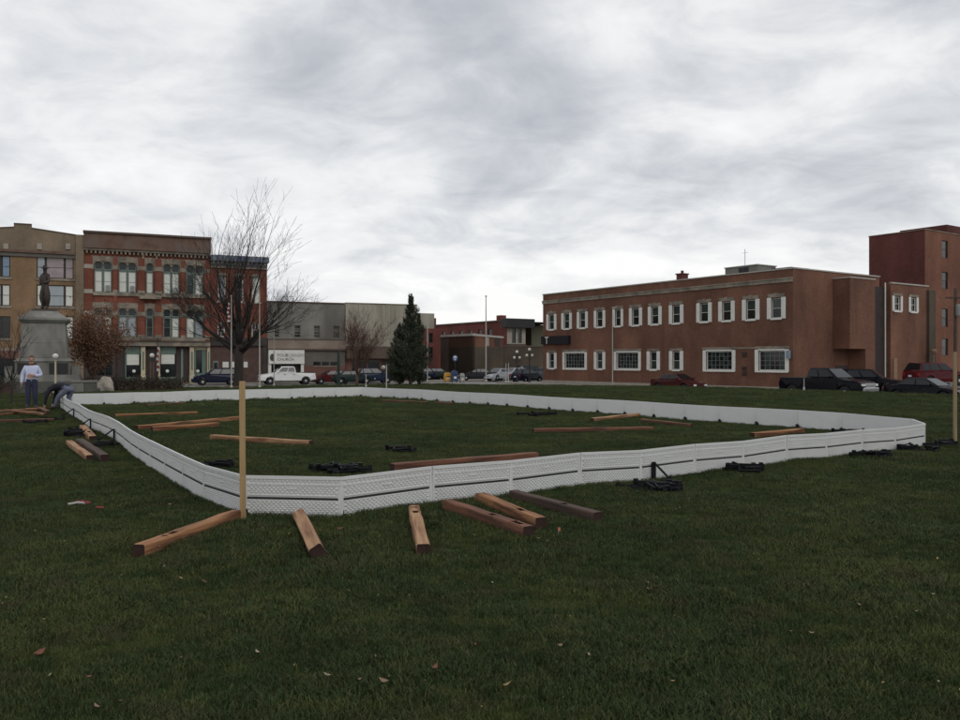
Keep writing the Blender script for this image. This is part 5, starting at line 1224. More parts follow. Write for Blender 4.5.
# low bare shrubs along the street edge behind the far rink end
def shrub(px, depth, w, h, seed, label, m):
    q = AT(px, depth, 0); z = gz(q.x, q.y); root = empty('shrub', (q.x, q.y, z), 0, label=label, cat='shrub', group='low brown shrubs behind the far rink end'); rr = random.Random(seed)
    mb = MB(); tips = []
    for k in range(60):
        a = rr.uniform(0, 6.28); sp = rr.uniform(.1, 1.1); p0 = Vector((rr.uniform(-w/3, w/3), rr.uniform(-.3, .3), 0)); d = Vector((math.cos(a)*math.sin(sp)*w*.35, math.sin(a)*math.sin(sp)*.5, math.cos(sp)*.4+h*.5)); mb.tube([p0, p0+d*.5, p0+d+Vector((rr.gauss(0, .05), rr.gauss(0, .05), rr.gauss(0, .05)))], [.02, .012, .006], 3, caps=False); tips += [(p0+d, d), (p0+d*.6, d)]
    mb.build('stems', M['barkr'], root); leaf_cloud(root, tips, 900, .13, .06, m, name='foliage', seed=seed)
SH = mat('shrub_leaf', (.050, .037, .027), .9, .45, 2.0); SH2 = mat('shrub_leaf_dark', (.032, .034, .022), .9, .4, 2.0)
for i, (px_, w, h, lab) in enumerate(((2, 2.6, 1.3, 'dark shrub at the picture edge before the memorial wall'), (113, 2.2, .9, 'brown shrub next to the boulder'), (124, 2.2, .8, 'brown shrub below the first teal shop window'), (137, 2.4, .75, 'brown shrub below the cream shop column'), (150, 2.2, .7, 'brown shrub below the globe lamp'), (162, 2.4, .6, 'low dark shrub under the second teal shop window'), (174, 2.2, .5, 'lowest shrub, beside the parked dark car'), (86, 2.6, 1.0, 'dark shrub in front of the copper-leaved tree'))):
    shrub(px_, 58 if px_ > 60 else 52, w, h, 40+i, lab, SH if i % 2 else SH2)
# ------------------------------------------------------------------ vehicles
PAINT = {}
def paint(name, c): 
    return mat('car_paint_'+name, c, .22, .04, 1.0, coat=.06, spec=.10)
def arc(cx, cz, r, n=8): return [(cx+r*math.cos(math.pi*k/n), cz+r*math.sin(math.pi*k/n)) for k in range(n+1)]
def wheel(root, x, y, r, side):
    mb = MB(); n = 20; w = .22
    prof = [(r-.05, -w/2), (r, -w/2+.03), (r, w/2-.03), (r-.05, w/2)]
    mb.lathe(prof, 0, 0, n); o = mb.build('wheel', M['tyre'], root); o.location = (x, y, r); o.rotation_euler = (R(90), 0, 0)
    mb = MB(); mb.lathe([(r*.66, -.02), (r*.62, .02), (r*.2, .035), (r*.1, .05)], 0, 0, n); rm = mb.build('rim', M['rim'], o); rm.location = (0, 0, -side*(w/2-.03)); rm.rotation_euler = (0 if side < 0 else math.pi, 0, 0)
def vehicle(kind, loc, heading, pm_, label, group=None, detail=True, name=None):
    """+X is forward"""
    S = {'sedan': dict(L=4.8, w=.91, belt=.98, hood=.86, deck=1.0, roof=1.45, gx=(-1.75, 1.12), rx=(-.95, .20), wr=.33, wx=(-1.42, 1.42), base=.24),
         'hatch': dict(L=4.3, w=.89, belt=.98, hood=.90, deck=1.02, roof=1.50, gx=(-2.0, 1.10), rx=(-1.45, .20), wr=.32, wx=(-1.30, 1.30), base=.24),
         'suv': dict(L=4.75, w=.94, belt=1.10, hood=1.06, deck=1.10, roof=1.75, gx=(-2.28, 1.15), rx=(-1.95, .30), wr=.37, wx=(-1.38, 1.42), base=.30),
         'pickup': dict(L=5.9, w=1.0, belt=1.28, hood=1.18, deck=1.25, roof=1.92, gx=(-.85, 1.35), rx=(-.70, .55), wr=.40, wx=(-1.85, 1.85), base=.42)}[kind]
    nm_ = name or {'sedan': 'parked_car', 'hatch': 'parked_car', 'suv': 'parked_suv', 'pickup': 'pickup_truck'}[kind]
    root = empty(nm_, loc, heading, label=label, cat={'pickup': 'pickup truck', 'suv': 'suv'}.get(kind, 'car'), group=group)
    h = S['L']/2; w = S['w']; ar = S['wr']+.07; z0 = S['base']
    out = [(-h+.05, z0+.12), (-h, z0+.35), (-h+.03, S['deck']-.12), (-h+.12, S['deck'])]
    if kind == 'pickup': out += [(S['gx'][0]-.03, S['deck']), (S['gx'][0], S['belt'])]
    else: out += [(S['gx'][0], S['belt']+.02)]
    out += [(S['gx'][1]-.1, S['belt']), (S['gx'][1]+.1, S['hood']+.05), (h-.35, S['hood']-.10), (h-.12, S['hood']-.20), (h, S['hood']-.38), (h-.01, z0+.2), (h-.10, z0+.02)]
    out += [(x, z) for x, z in arc(S['wx'][1], S['wr'], ar) if z >= z0]+[(S['wx'][1]-ar-.02, z0)] if False else []
    a1 = [(x, z) for x, z in arc(S['wx'][1], S['wr'], ar)]; a0 = [(x, z) for x, z in arc(S['wx'][0], S['wr'], ar)]
    out += [(S['wx'][1]+ar, z0)]+[p for p in a1 if p[1] > z0]+[(S['wx'][1]-ar, z0), (S['wx'][0]+ar, z0)]+[p for p in a0 if p[1] > z0]+[(S['wx'][0]-ar, z0)]
    bm = bmesh.new()
    def wid(x, z):
        t_ = abs(x)/h; k = 1-.16*max(0, (t_-.72)/.28)**2; k *= 1-.05*max(0, (z-.75)/.4); k *= 1-.04*max(0, (.5-z)/.3); return w*k
    rings = []
    for sgn in (-1, 1): rings.append([bm.verts.new((x, sgn*wid(x, z), z)) for x, z in out])
    n = len(out)
    fa = bm.faces.new(rings[0]); fb = bm.faces.new(list(reversed(rings[1])))
    for i in range(n): bm.faces.new((rings[0][i], rings[0][(i+1) % n], rings[1][(i+1) % n], rings[1][i]))
    bmesh.ops.recalc_face_normals(bm, faces=bm.faces)
    es = [e for e in bm.edges if fa in e.link_faces or fb in e.link_faces]
    bmesh.ops.bevel(bm, geom=es, offset=.045, segments=2, affect='EDGES', clamp_overlap=True)
    bmesh.ops.triangulate(bm, faces=[f_ for f_ in bm.faces if len(f_.verts) > 4])
    me = bpy.data.meshes.new('body'); bm.to_mesh(me); bm.free(); me.materials.append(pm_); link('body', me, root)
    # cabin
    g0, g1 = S['gx']; r0, r1 = S['rx']; zb_ = S['belt']-.02; zr = S['roof']; wb = w*.93; wr_ = w*.70 if kind != 'pickup' else w*.76
    bot = [Vector((g0, -wb, zb_)), Vector((g1, -wb, zb_)), Vector((g1, wb, zb_)), Vector((g0, wb, zb_))]; top = [Vector((r0, -wr_, zr)), Vector((r1, -wr_, zr)), Vector((r1, wr_, zr)), Vector((r0, wr_, zr))]
    bm = bmesh.new(); vb = [bm.verts.new(v) for v in bot]; vt = [bm.verts.new(v) for v in top]
    bm.faces.new(vt)
    for i in range(4): bm.faces.new((vb[i], vb[(i+1) % 4], vt[(i+1) % 4], vt[i]))
    bmesh.ops.recalc_face_normals(bm, faces=bm.faces)
    bmesh.ops.bevel(bm, geom=[e for e in bm.edges if len(e.link_faces) == 2], offset=.07, segments=3, affect='EDGES', clamp_overlap=True)
    me = bpy.data.meshes.new('cabin'); bm.to_mesh(me); bm.free(); me.materials.append(pm_); me.polygons.foreach_set('use_smooth', [True]*len(me.polygons)); cab = link('cabin', me, root)
    def glass(a, b_, c, d, u0, u1, v0, v1, nm2):
        f_ = lambda u, v: a.lerp(b_, u).lerp(d.lerp(c, u), v)
        nrm = (b_-a).cross(d-a).normalized(); 
        if nrm.dot((a+b_+c+d)/4-Vector((0, 0, .8))) < 0: nrm = -nrm
        mb = MB(); P = [f_(u0, v0), f_(u1, v0), f_(u1, v1), f_(u0, v1)]; q0 = [p+nrm*.012 for p in P]; q1 = [p-nrm*.02 for p in P]
        mb.quad(*q0); 
        for i in range(4): mb.quad(q0[i], q0[(i+1) % 4], q1[(i+1) % 4], q1[i])
        mb.build(nm2, M['carglass'], cab)
    for sgn in (0, 1):
        a, b_, c, d = (bot[0], bot[1], top[1], top[0]) if sgn == 0 else (bot[3], bot[2], top[2], top[3])
        cuts = {'sedan': ((.10, .50), (.53, .92)), 'hatch': ((.07, .24), (.27, .58), (.61, .93)), 'suv': ((.05, .27), (.30, .60), (.63, .94)), 'pickup': ((.06, .42), (.46, .92))}[kind]
        for u0, u1 in cuts: glass(a, b_, c, d, u0, u1, .16, .86, 'side_window')
    glass(bot[1], bot[2], top[2], top[1], .07, .93, .10, .92, 'windscreen'); glass(bot[3], bot[0], top[0], top[3], .08, .92, .20, .90, 'rear_window')
    for x in S['wx']:
        for sgn in (-1, 1): wheel(root, x, sgn*(w-.13), S['wr'], sgn)
    wf = wid(h, .6); hz = S['hood']-.30
    for sgn in (-1, 1):
        y0, y1 = sorted((sgn*wf*.62, sgn*wf*.97)); bx('headlight', M['lampw'], root, h-.16, h+.012, y0, y1, hz-.08, hz+.07, bevel=.02)
        y0, y1 = sorted((sgn*wf*.72, sgn*wf*.99)); bx('tail_light', M['lampr'], root, -h-.012, -h+.10, y0, y1, S['deck']-.32, S['deck']-.12, bevel=.015)
        y0, y1 = sorted((sgn*(w*.96), sgn*(w+.17))); bx('door_mirror', pm_, root, g1-.42, g1-.28, y0, y1, S['belt']+.02, S['belt']+.17, bevel=.03)
        for xx in ((-.05, .95) if kind != 'pickup' else (.05, 1.0)):
            y0, y1 = sorted((sgn*(w-.03), sgn*(w+.012))); bx('door_handle', M['trim'], root, xx-.75, xx-.57, y0, y1, S['belt']-.20, S['belt']-.165)
    if kind == 'pickup':
        bx('grille', M['chrome'], root, h-.05, h+.03, -wf*.60, wf*.60, hz-.20, hz+.10, bevel=.02); bx('front_bumper', M['chrome'], root, h-.12, h+.09, -wf*.95, wf*.95, z0+.05, z0+.30, bevel=.04); bx('rear_bumper', M['chrome'], root, -h-.08, -h+.1, -wf*.9, wf*.9, z0+.05, z0+.25, bevel=.03)
        bx('bed_cover', M['trim'], root, -h+.12, S['gx'][0]-.1, -w*.86, w*.86, S['deck']-.02, S['deck']+.03, bevel=.01)
    else:
        bx('grille', M['trim'], root, h-.06, h+.014, -wf*.5, wf*.5, hz-.14, hz-.01, bevel=.01); bx('front_bumper', pm_, root, h-.2, h+.05, -wf*.95, wf*.95, z0+.02, z0+.26, bevel=.04); bx('rear_bumper', pm_, root, -h-.05, -h+.2, -wf*.95, wf*.95, z0+.1, z0+.36, bevel=.04)
    bx('number_plate', M['plate'], root, -h-.065, -h-.045, -.16, .16, z0+.38, z0+.52)
    return root
HU = math.atan2(UD.y, UD.x); HV_ = math.atan2(VD.y, VD.x)
GC_ = 'vehicles parked along the asphalt street'
def on_line(px, n0):
    k = (px-480)/FPX; y = n0/(k*NN.x+NN.y); return (k*y, y, ROAD+.006)
black = paint('black', (.004, .004, .007)); navy = paint('navy', (.010, .014, .030)); char = paint('charcoal', (.022, .023, .026)); maroon = paint('maroon', (.075, .012, .014)); dred = paint('dark_red', (.055, .014, .014)); silver = paint('silver', (.42, .44, .47)); white_p = paint('white', (.70, .70, .69)); dgreen = paint('dark_green', (.012, .025, .024)); dblue = paint('blue', (.010, .018, .045)); graysl = paint('slate', (.10, .11, .13))
vehicle('pickup', on_line(826.5, 51.3), HU, black, 'black crew cab pickup with chrome grille beside the brick office corner', GC_).scale = (1.08, 1.08, 1.05)
vehicle('sedan', on_line(927, 51.3), HU, black, 'black sedan with bright windscreen beside the black pickup, below the tall block', GC_)
vehicle('sedan', on_line(678, 51.3), HU, dred, 'dark red sedan parked alone along the brick office', GC_)
lotz = -.28
mb = MB(); mb.box(-2, 40, -16, -2.2, 0, lotz-WALK); lot = mb.build('car_park', M['asphalt'])
lot.location = (B0.x, B0.y, WALK+.004); lot.rotation_euler = (0, 0, FS.ang)
bpy.data.objects.remove(lot)
def lot_car(kind, px, depth, z, hd, p, lab, g=None): 
    q = AT(px, depth, z); return vehicle(kind, (q.x, q.y, z), hd, p, lab, g)
pz = WALK+.004
# raised lot behind the street: a real low terrace
TL0 = B0+NN*3.2; 
o = strip('car_park', UD, NN, 0, 1, 0, 1, 0, 1, M['asphalt'], 'raised asphalt car park between the office and the tall block', 'car park'); bpy.data.objects.remove(o)
u_b0 = B0.dot(UD); n_b0 = B0.dot(NN)
strip('car_park', UD, NN, u_b0+1.6, u_b0+40, n_b0+2.0, n_b0+24, WALK-.2, lotz, M['asphalt'], 'raised asphalt car park between the office and the tall block', 'car park')
lot_car('suv', 868, 61.2, WALK+.006, HU+R(20), black, 'black suv half hidden behind the black pickup')
lot_car('suv', 935, 63.5, lotz+.004, R(18), maroon, 'dark maroon suv on the raised car park behind the black sedan')
# old row street
GR = 'vehicles parked in front of the old brick row'
def on_m(px, m0): 
    k = (px-480)/FPX; y = m0/(k*MM.x+MM.y); return (k*y, y, ROAD+.012)
vehicle('pickup', on_m(286.5, 88.6), HV_+math.pi, white_p, 'white crew cab pickup in front of the white sign board', GR)
vehicle('suv', on_m(216.5, 88.6), HV_+math.pi, navy, 'dark navy suv left of the bare tree in front of the shopfronts', GR)
vehicle('sedan', on_m(352, 88.6), HV_, dgreen, 'dark green car behind the reddish half-bare tree', GR)
vehicle('hatch', on_m(331.5, 88.8), HV_+math.pi, maroon, 'maroon car right of the white pickup', GR)
vehicle('suv', on_m(373, 89.0), HV_, dblue, 'blue van-like suv between the half-bare tree and the evergreen', GR)
GQ = 'cars in the lot across the junction'
lot_car('hatch', 527, 97, ROAD+.006, R(48), navy, 'dark hatchback nearest the far corner of the brick office', GQ)
for px_, dp, k_, p_, hd, lab in ((477, 100, 'sedan', char, R(188), 'dark grey sedan right of the blue mailbox'), (498, 101, 'sedan', silver, R(235), 'silver sedan second in the far lot row'), (513, 104, 'hatch', silver, R(225), 'silver hatchback behind the lamp posts'), (523, 106, 'suv', char, R(215), 'charcoal suv behind the twin lamp posts'), (536, 107, 'hatch', graysl, R(205), 'slate hatchback partly hidden by the office corner'), (418, 103, 'hatch', dblue, R(190), 'blue car right of the evergreen'), (433, 106, 'sedan', dgreen, R(190), 'dark green car in front of the red brick house')):
    lot_car(k_, px_, dp, WALK+.012, hd, p_, lab, GQ)
# ------------------------------------------------------------------ street furniture
def globe_lamp(px, depth, gpy, label, m, globes=1, hgt=None):
    q = AT(px, depth, 0); z = max(gz(q.x, q.y), ROAD) if depth < 75 else WALK+.008
    r_ = empty('street_lamp', (q.x, q.y, z), 0, label=label, cat='street lamp', group='globe street lamps'); H = EYE-(gpy-HOR)*depth/FPX-z
    mb = MB(); mb.lathe([(.16, 0), (.15, .12), (.08, .2), (.06, .5), (.05, H-.35), (.07, H-.3), (.10, H-.22)], 0, 0, 12); mb.build('post', m, r_)
    def ball(x, zz, rad):
        mb = MB(); mb.lathe([(rad*math.sin(math.pi*(k+.5)/10), zz-rad*math.cos(math.pi*(k+.5)/10)) for k in range(10)], x, 0, 14); mb.build('globe', M['globe'], r_, smooth=True)
    ball(0, H, (.2 if globes == 1 else .17) if depth > 60 else .17)
    if globes > 1:
        mb = MB(); mb.tube([(-.36, 0, H-.9), (0, 0, H-1.15), (.36, 0, H-.9)], .03, 6); mb.build('arm', m, r_)
        ball(.30, H-.65, .15); ball(-.30, H-.65, .15)
    return r_
globe_lamp(55.5, 50, 356.3, 'globe lamp with pale yellow post just right of the standing person', M['cream'])
globe_lamp(152, 73, 355.5, 'globe lamp with dark post in front of the teal shopfronts', M['green'])
globe_lamp(383.5, 80, 367.5, 'short globe lamp at the foot of the evergreens', M['black'])
globe_lamp(398, 90, 346, 'tall globe lamp showing beside the evergreen tops', M['green'])
globe_lamp(517, 93, 351.8, 'dark lamp post with three globes, further from the office', M['black'], 3)
globe_lamp(529.5, 92, 349.5, 'dark lamp post with three globes, closer to the office corner', M['black'], 3)
def pole(px, depth, top, r, label, m, name='flag_pole', cat='pole', ball=True, zb_=None):
    q = AT(px, depth, 0); z = zb_ if zb_ is not None else (gz(q.x, q.y) if nm(q.x, q.y)[1] < 74 and nm(q.x, q.y)[0] < 41 else WALK); H = EYE-(top-HOR)*depth/FPX-z
    r_ = empty(name, (q.x, q.y, z), 0, label=label, cat=cat); mb = MB(); mb.tube([(0, 0, -.1), (0, 0, H*.6), (0, 0, H)], [r, r*.85, r*.6], 8); mb.build('shaft', m, r_)
    mb = MB(); mb.lathe([(r*2.2, 0), (r*2.0, .12), (r*1.2, .2)], 0, 0, 10); mb.build('foot', m, r_)
    if ball: mb = MB(); mb.lathe([(r*1.4*math.sin(math.pi*(k+.5)/8), H+r*1.2-r*1.4*math.cos(math.pi*(k+.5)/8)) for k in range(8)], 0, 0, 10); mb.build('finial', m, r_)
    return r_, H
def furled_flag(px, depth, y0, y1, label):
    q = AT(px, depth, 0); zt, zb_ = EYE-(y0-HOR)*depth/FPX, EYE-(y1-HOR)*depth/FPX
    r_ = empty('furled_flag', (q.x, q.y-.12, zb_), 0, label=label, cat='flag', group='furled red and white flags'); L = zt-zb_; n = 9
    for k in range(n):
        mb = MB(); a, b_ = L*k/n, L*(k+1)/n; mb.tube([(.05*math.sin(k), 0, a), (.05*math.sin(k+1), 0, b_)], [.12-.006*k, .12-.006*(k+1)], 7); mb.build('fold', M['redcloth'] if k % 2 else M['whitecloth'], r_)
pole(231.3, 64, 297, .055, 'pale slim pole left of the bare tree trunk', M['polew']); pole(259.6, 64, 299, .055, 'pale slim pole right of the bare tree trunk', M['polew']); pole(274, 70, 305, .045, 'thin pale pole in front of the white sign board', M['polew'])
furled_flag(229, 64.1, 303, 322, 'furled flag high on the pale pole by the bare tree')
pole(105, 75, 300, .05, 'dark pole in front of the victorian arches', M['black']); furled_flag(105.5, 75, 304, 332, 'furled flag hanging before the victorian arched windows')
pole(157.5, 76, 340, .05, 'dark pole beside the shop doorway', M['black']); furled_flag(158.3, 76, 347, 371, 'furled flag hanging at the shop doorway between teal bays')
pole(486, 96, 297, .08, 'tall white flag pole in front of the low brown building', M['polew'], zb_=WALK)
pole(427.5, 96, 315, .07, 'dark pole in front of the red brick house', M['metalg'], zb_=WALK, ball=False)
r_, H_ = pole(612.5, 62, 309, .04, 'thin grey street pole before the brick office', M['metalg'], name='street_pole', zb_=WALK); mb = MB(); mb.tube([(0, 0, H_), (.3, -.2, H_+.2)], .03, 6); mb.build('arm', M['polew'], r_)
pole(386.5, 41, 364.5, .03, 'thin white post just behind the back boards', M['polew'], name='marker_post', cat='post', ball=False)
pole(366, 60, 374, .035, 'short white post in front of the dark green car', M['polew'], name='marker_post', cat='post', ball=False)
pole(804, 45, 378.5, .03, 'thin grey post on the lawn in front of the black pickup', M['metalg'], name='marker_post', cat='post', ball=False)
pole(506, 92, 363.5, .06, 'left post of a white pair in the far lot', M['polew'], name='marker_post', cat='post', ball=False, zb_=WALK); pole(508.5, 92, 363, .06, 'right post of a white pair in the far lot', M['polew'], name='marker_post', cat='post', ball=False, zb_=WALK)
pole(338.5, 84, 350, .17, 'stout dark green post beside the maroon car', M['green'], name='street_pole', cat='post', ball=False, zb_=ROAD)
# mailbox, yellow news box, blue sign, white bin at the junction
def street_box(px, depth, w, h, m, name, label, cat, domed=False):
    q = AT(px, depth, 0); r_ = empty(name, (q.x, q.y, WALK), R(15), label=label, cat=cat); mb = MB()
    if domed: mb.prism([(-w/2, .15), (w/2, .15), (w/2, h*.7)]+[(w/2*math.cos(t_), h*.7+w/2*math.sin(t_)) for t_ in [math.pi*k/8 for k in range(1, 8)]]+[(-w/2, h*.7)], 'y', -w/2, w/2)
    else: mb.prism([(-w/2, .1), (w/2, .1), (w/2, h*.8), (w*.3, h), (-w*.3, h), (-w/2, h*.8)], 'y', -w/2, w/2)
    mb.build('box_body', m, r_, bevel=.02); mb = MB()
    for sx in (-1, 1):
        for sy in (-1, 1): mb.box(sx*w*.38-.04, sx*w*.38+.04, sy*w*.38-.04, sy*w*.38+.04, 0, .16)
    mb.build('feet', M['black'], r_); bx('slot', M['trim'], r_, -w*.3, w*.3, -w/2-.012, -w/2-.002, h*.58, h*.64); bx('panel', M['white'], r_, -w*.22, w*.22, -w/2-.012, -w/2-.003, h*.3, h*.46)
street_box(447.5, 93, .75, 1.05, M['yellow'], 'news_box', 'yellow newspaper box beside the blue mailbox', 'news box')
street_box(454.5, 92, .68, 1.4, M['blue'], 'mailbox', 'blue domed mailbox at the junction', 'mailbox', True)
street_box(462, 92.5, .5, 1.0, M['metalg'], 'litter_bin', 'pale grey litter bin beside the blue mailbox', 'bin')
q = AT(455, 93, 0); r_ = empty('parking_sign', (q.x, q.y, WALK), R(10), label='round blue parking sign on a thin post above the mailbox', cat='sign'); Hs = EYE-(360-HOR)*93/FPX-WALK
mb = MB(); mb.tube([(0, 0, 0), (0, 0, Hs+.5)], .035, 6); mb.build('post', M['green'], r_)
mb = MB(); mb.prism([(.33*math.cos(2*math.pi*k/16), Hs+.2+.36*math.sin(2*math.pi*k/16)) for k in range(16)], 'y', -.06, -.036); mb.build('disc', M['blue'], r_); mb = MB(); mb.prism([(-.12, Hs-.02), (.12, Hs-.02), (.12, Hs+.12), (-.12, Hs+.12)], 'y', -.075, -.061); mb.prism([(.2*math.cos(2*math.pi*k/12), Hs+.32+.16*math.sin(2*math.pi*k/12)) for k in range(12)], 'y', -.075, -.061); mb.build('symbol', mat('sign_pale_blue', (.45, .52, .62), .5), r_)
# utility pole with wires at the right edge
q = AT(955.5, 70, 0); r_ = empty('utility_pole', (q.x, q.y, lotz), 0, label='weathered wooden utility pole with wires at the tall block', cat='utility pole')
mb = MB(); Hp = EYE-(288-HOR)*70/FPX-lotz; mb.tube([(0, 0, -.3), (0, 0, Hp)], [.16, .12], 9); mb.build('pole_shaft', mat('pole_wood', (.075, .058, .046), .9, .25, 3), r_)
mb = MB(); mb.box(-.9, .9, -.2, -.12, Hp-.9, Hp-.78); mb.build('crossarm', M['darkwood'], r_); mb = MB(); mb.lathe([(.2, Hp-2.4), (.24, Hp-2.3), (.24, Hp-1.5), (.18, Hp-1.4)], .05, -.42, 12); mb.build('transformer', M['letter_grey'], r_)
def wire(a, b_, sag, label, r=.012):
    a, b_ = Vector(a), Vector(b_); pts = [a.lerp(b_, k/14)-Vector((0, 0, sag*4*(k/14)*(1-k/14))) for k in range(15)]
    mb = MB(); mb.tube([p-a for p in pts], r, 4); o = mb.build('overhead_wire', M['black']); o.location = a; tag(o, label, 'wire', 'overhead wires by the tall block')
top = Vector((q.x, q.y, lotz))
W0 = FS.O+FS.d*FS.s(877); W1 = FS.O+FS.d*FS.s(921)
wire((W1.x, W1.y-1.2, EYE-(285-HOR)*W1.y/FPX), top+Vector((-.8, -.16, Hp-.8)), .5, 'overhead wire from the shuttered wing to the pole crossarm')
wire((W1.x+.8, W1.y-1.1, EYE-(292-HOR)*W1.y/FPX), top+Vector((0, -.2, Hp-1.6)), .6, 'overhead wire running below the topmost one to the pole')
wire((T0.x+1.0, T0.y-.3, EYE-(314-HOR)*80/FPX), top+Vector((0, -.2, Hp-2.6)), .3, 'overhead wire from the tall block corner to the pole')
wire(top+Vector((.8, -.16, Hp-.8)), (62, 88, 9), .6, 'overhead wire leaving the pole towards the picture edge')
# mulch rings under the two bigger trees
for px_, dp, rad, lab in ((238.5, 66, 1.6, 'brown mulch ring around the bare spreading tree'), (357, 78, 1.3, 'brown mulch ring around the reddish half-bare tree'), (92.5, 60, 1.2, 'brown mulch ring under the copper-leaved tree')):
    q = AT(px_, dp, 0); mb = MB(); rr = random.Random(int(px_)); n = 28; ring = [(rad*(1+rr.uniform(-.08, .08))*math.cos(2*math.pi*k/n), rad*(1+rr.uniform(-.08, .08))*math.sin(2*math.pi*k/n)) for k in range(n)]
    b_ = len(mb.v); mb.v += [(0, 0, .12)]+[(x*.6, y*.6, .10) for x, y in ring]+[(x, y, -.05) for x, y in ring]
    for k in range(n): k2 = (k+1) % n; mb.f += [(b_, b_+1+k, b_+1+k2), (b_+1+k, b_+1+n+k, b_+1+n+k2, b_+1+k2)]; mb.mi += [0, 0]
    o = mb.build('mulch', M['mulch']); o.location = (q.x, q.y, gz(q.x, q.y)+.03); tag(o, lab, 'mulch', kind='structure')

# ------------------------------------------------------------------ grass tufts and fallen leaves
def blade_mat():
    m = bpy.data.materials.new('grass_blade'); m.use_nodes = True; t = m.node_tree; b = t.nodes['Principled BSDF']; b.inputs['Roughness'].default_value = .75; b.inputs['Specular IOR Level'].default_value = .18
    ge = t.nodes.new('ShaderNodeNewGeometry'); c, nz = lawn_color(t, ge.outputs['Position'])
    oi = t.nodes.new('ShaderNodeObjectInfo'); mr = t.nodes.new('ShaderNodeMapRange'); mr.inputs[3].default_value = .75; mr.inputs[4].default_value = 1.4; t.links.new(oi.outputs['Random'], mr.inputs[0])
    x = t.nodes.new('ShaderNodeMix'); x.data_type = 'RGBA'; x.blend_type = 'MULTIPLY'; x.inputs[0].default_value = 1; t.links.new(c, x.inputs[6]); t.links.new(mr.outputs[0], x.inputs[7])
    at = t.nodes.new('ShaderNodeAttribute'); at.attribute_name = 'dry'; y = t.nodes.new('ShaderNodeMix'); y.data_type = 'RGBA'; t.links.new(at.outputs['Fac'], y.inputs[0]); t.links.new(x.outputs[2], y.inputs[6]); y.inputs[7].default_value = (.17, .135, .065, 1)
    t.links.new(y.outputs[2], b.inputs['Base Color']); return m
GM = blade_mat()
def tuft(seed, n, rad, hmin, hmax, wid):
    rr = random.Random(seed); vs_, fs_, dry = [], [], []
    for i in range(n):
        a = rr.uniform(0, 6.283); r0 = rad*math.sqrt(rr.random()); x, y = r0*math.cos(a), r0*math.sin(a); h = rr.uniform(hmin, hmax); la = rr.uniform(0, 6.283); ln = rr.uniform(.3, 1.3)*h; w = wid*rr.uniform(.7, 1.3)
        dx, dy = math.cos(la), math.sin(la); sx, sy = -dy*w, dx*w; k = len(vs_)
        vs_ += [(x-sx, y-sy, -.01), (x+sx, y+sy, -.01), (x+dx*ln*.35+sx*.8, y+dy*ln*.35+sy*.8, h*.65), (x+dx*ln*.35-sx*.8, y+dy*ln*.35-sy*.8, h*.65), (x+dx*ln, y+dy*ln, h)]
        fs_ += [(k, k+1, k+2, k+3), (k+3, k+2, k+4)]; dv = .9 if rr.random() < .035 else rr.random()**3*.3; dry += [dv]*5
    me = bpy.data.meshes.new('grass_tuft'); me.from_pydata(vs_, [], fs_); me.materials.append(GM)
    at = me.attributes.new('dry', 'FLOAT', 'POINT'); at.data.foreach_set('value', dry); return me
tcol = bpy.data.collections.new('grass_tufts')
for k in range(5):
    o = bpy.data.objects.new('grass_tuft', tuft(k, 44, .085, .014, .044, .0017)); tcol.objects.link(o)
rs = np.random.RandomState(3); PX, PY, SC = [], [], []
mons = [(mc.x, mc.y)]
def scatter(y0, y1, dens, sc, sz):
    area = (y1-y0)*1.25*(y0+y1)/2+6*(y1-y0); n = int(dens*area)
    y = np.sqrt(rs.uniform(y0*y0, y1*y1, n)); hw = .62*y+2.0; x = rs.uniform(-1, 1, n)*hw
    for a, b_ in zip(x, y):
        n_, m_ = a*NN.x+b_*NN.y, a*MM.x+b_*MM.y
        if n_ > 41.4 or m_ > 74.6: continue
        PX.append(a); PY.append(b_); SC.append(sc*rs.uniform(.75, 1.25)*(.70+.65*(.5+.5*math.sin(a*3.1+1.7*math.sin(b_*2.3))*math.sin(b_*2.9+1.3*math.sin(a*1.9)))))
scatter(1.6, 6, 430, .95, 0); scatter(6, 10, 330, 1.0, 0); scatter(10, 17, 190, .95, 0); scatter(17, 30, 80, 1.0, 0); scatter(30, 52, 16, 1.6, 0); scatter(52, 82, 5, 1.8, 0)
pv = [(x, y, gz(x, y)) for x, y in zip(PX, PY)]
me = bpy.data.meshes.new('grass'); me.from_pydata(pv, [], [])
a_ = me.attributes.new('scl', 'FLOAT', 'POINT'); a_.data.foreach_set('value', SC)
a_ = me.attributes.new('rotz', 'FLOAT_VECTOR', 'POINT'); a_.data.foreach_set('vector', np.stack([rs.uniform(-.15, .15, len(PX)), rs.uniform(-.15, .15, len(PX)), rs.uniform(0, 6.283, len(PX))], 1).ravel())
gr = link('grass', me); tag(gr, 'short dark green grass with dry blades covering the park lawn', 'grass', kind='stuff')
ng = bpy.data.node_groups.new('grass_scatter', 'GeometryNodeTree'); ng.interface.new_socket('Geometry', in_out='INPUT', socket_type='NodeSocketGeometry'); ng.interface.new_socket('Geometry', in_out='OUTPUT', socket_type='NodeSocketGeometry')
N_ = ng.nodes; gi, go = N_.new('NodeGroupInput'), N_.new('NodeGroupOutput'); ip = N_.new('GeometryNodeInstanceOnPoints'); ci = N_.new('GeometryNodeCollectionInfo'); ci.inputs[0].default_value = tcol; ci.inputs['Separate Children'].default_value = True; ci.inputs['Reset Children'].default_value = True
ns = N_.new('GeometryNodeInputNamedAttribute'); ns.data_type = 'FLOAT'; ns.inputs[0].default_value = 'scl'; nr = N_.new('GeometryNodeInputNamedAttribute'); nr.data_type = 'FLOAT_VECTOR'; nr.inputs[0].default_value = 'rotz'
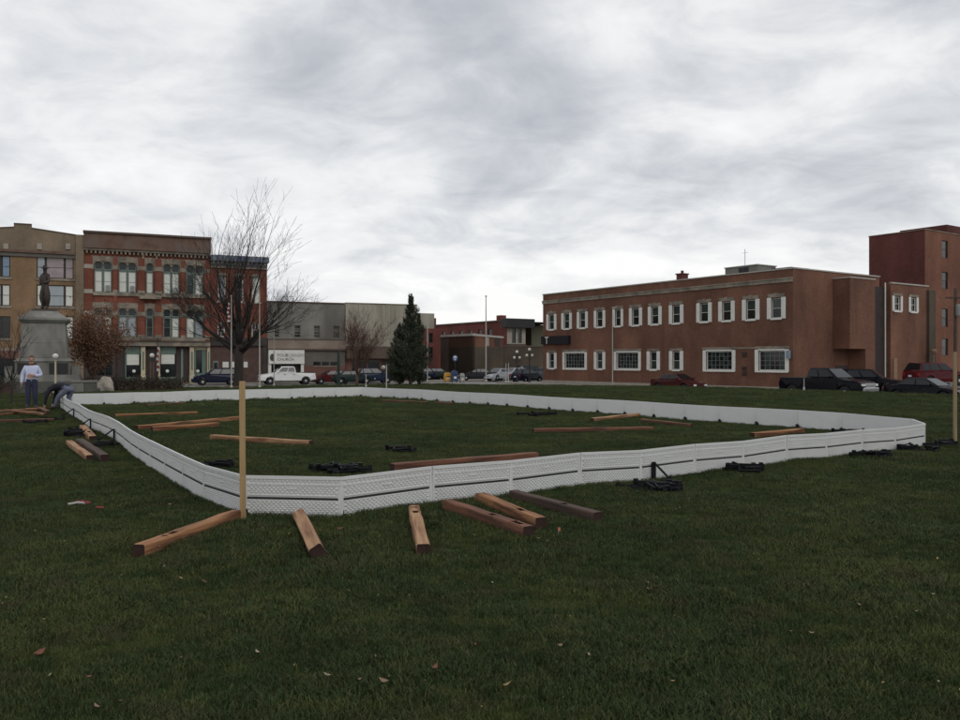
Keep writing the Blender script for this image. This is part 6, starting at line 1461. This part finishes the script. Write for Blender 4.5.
lk = ng.links.new; lk(gi.outputs[0], ip.inputs['Points']); lk(ci.outputs[0], ip.inputs['Instance']); ip.inputs['Pick Instance'].default_value = True; lk(ns.outputs[0], ip.inputs['Scale']); lk(nr.outputs[0], ip.inputs['Rotation']); lk(ip.outputs[0], go.inputs[0])
gr.modifiers.new('scatter', 'NODES').node_group = ng
# leaf litter
LM = [mat('leaf_yellow', (.24, .17, .065), .7, .2, 20), mat('leaf_tan', (.19, .13, .07), .7, .2, 20), mat('leaf_red', (.15, .05, .03), .7, .2, 20), mat('leaf_pale', (.28, .24, .15), .7, .15, 20)]
mb = MB(); rr = random.Random(77)
def leaf(x, y, s, mi):
    z = gz(x, y)+rr.uniform(.035, .055); a = rr.uniform(0, 6.28); c_, s_ = math.cos(a), math.sin(a); k = len(mb.v)
    prof = [(-1, 0), (-.45, .42), (0, .55), (.5, .38), (1, 0), (.5, -.38), (0, -.55), (-.45, -.42)]; tx, ty = rr.uniform(-.5, .5), rr.uniform(-.5, .5)
    mb.v += [(x+s*(u*c_-v*s_), y+s*(u*s_+v*c_), z+s*(u*tx+v*ty)+s*.35*u*u) for u, v in prof]; mb.f.append(tuple(range(k, k+8))); mb.mi.append(mi)
for k in range(750):
    y = 2.5+rr.random()**1.25*28; x = rr.uniform(-1, 1)*(.62*y+1.2); leaf(x, y, rr.choice((.007, .009, .011, .014)), rr.choice((0, 0, 1, 1, 2, 3)))
for px_, py_, s_, mi in ((258, 662, .035, 3), (328, 684, .038, 3), (435, 676, .04, 2), (98, 716, .04, 1), (507, 692, .034, 0), (812, 640, .034, 1), (560, 655, .03, 1), (691, 641, .028, 2), (384, 690, .045, 1), (40, 660, .05, 2), (205, 588, .04, 2), (316, 508, .03, 2), (341, 534, .07, 2), (170, 508, .03, 3)):
    g_ = G(px_, py_); leaf(g_.x, g_.y, s_*.62, mi)
lo = mb.mesh('fallen_leaves', LM); o = link('fallen_leaves', lo); tag(o, 'small yellow, tan and red leaves scattered over the grass', 'leaves', kind='stuff')
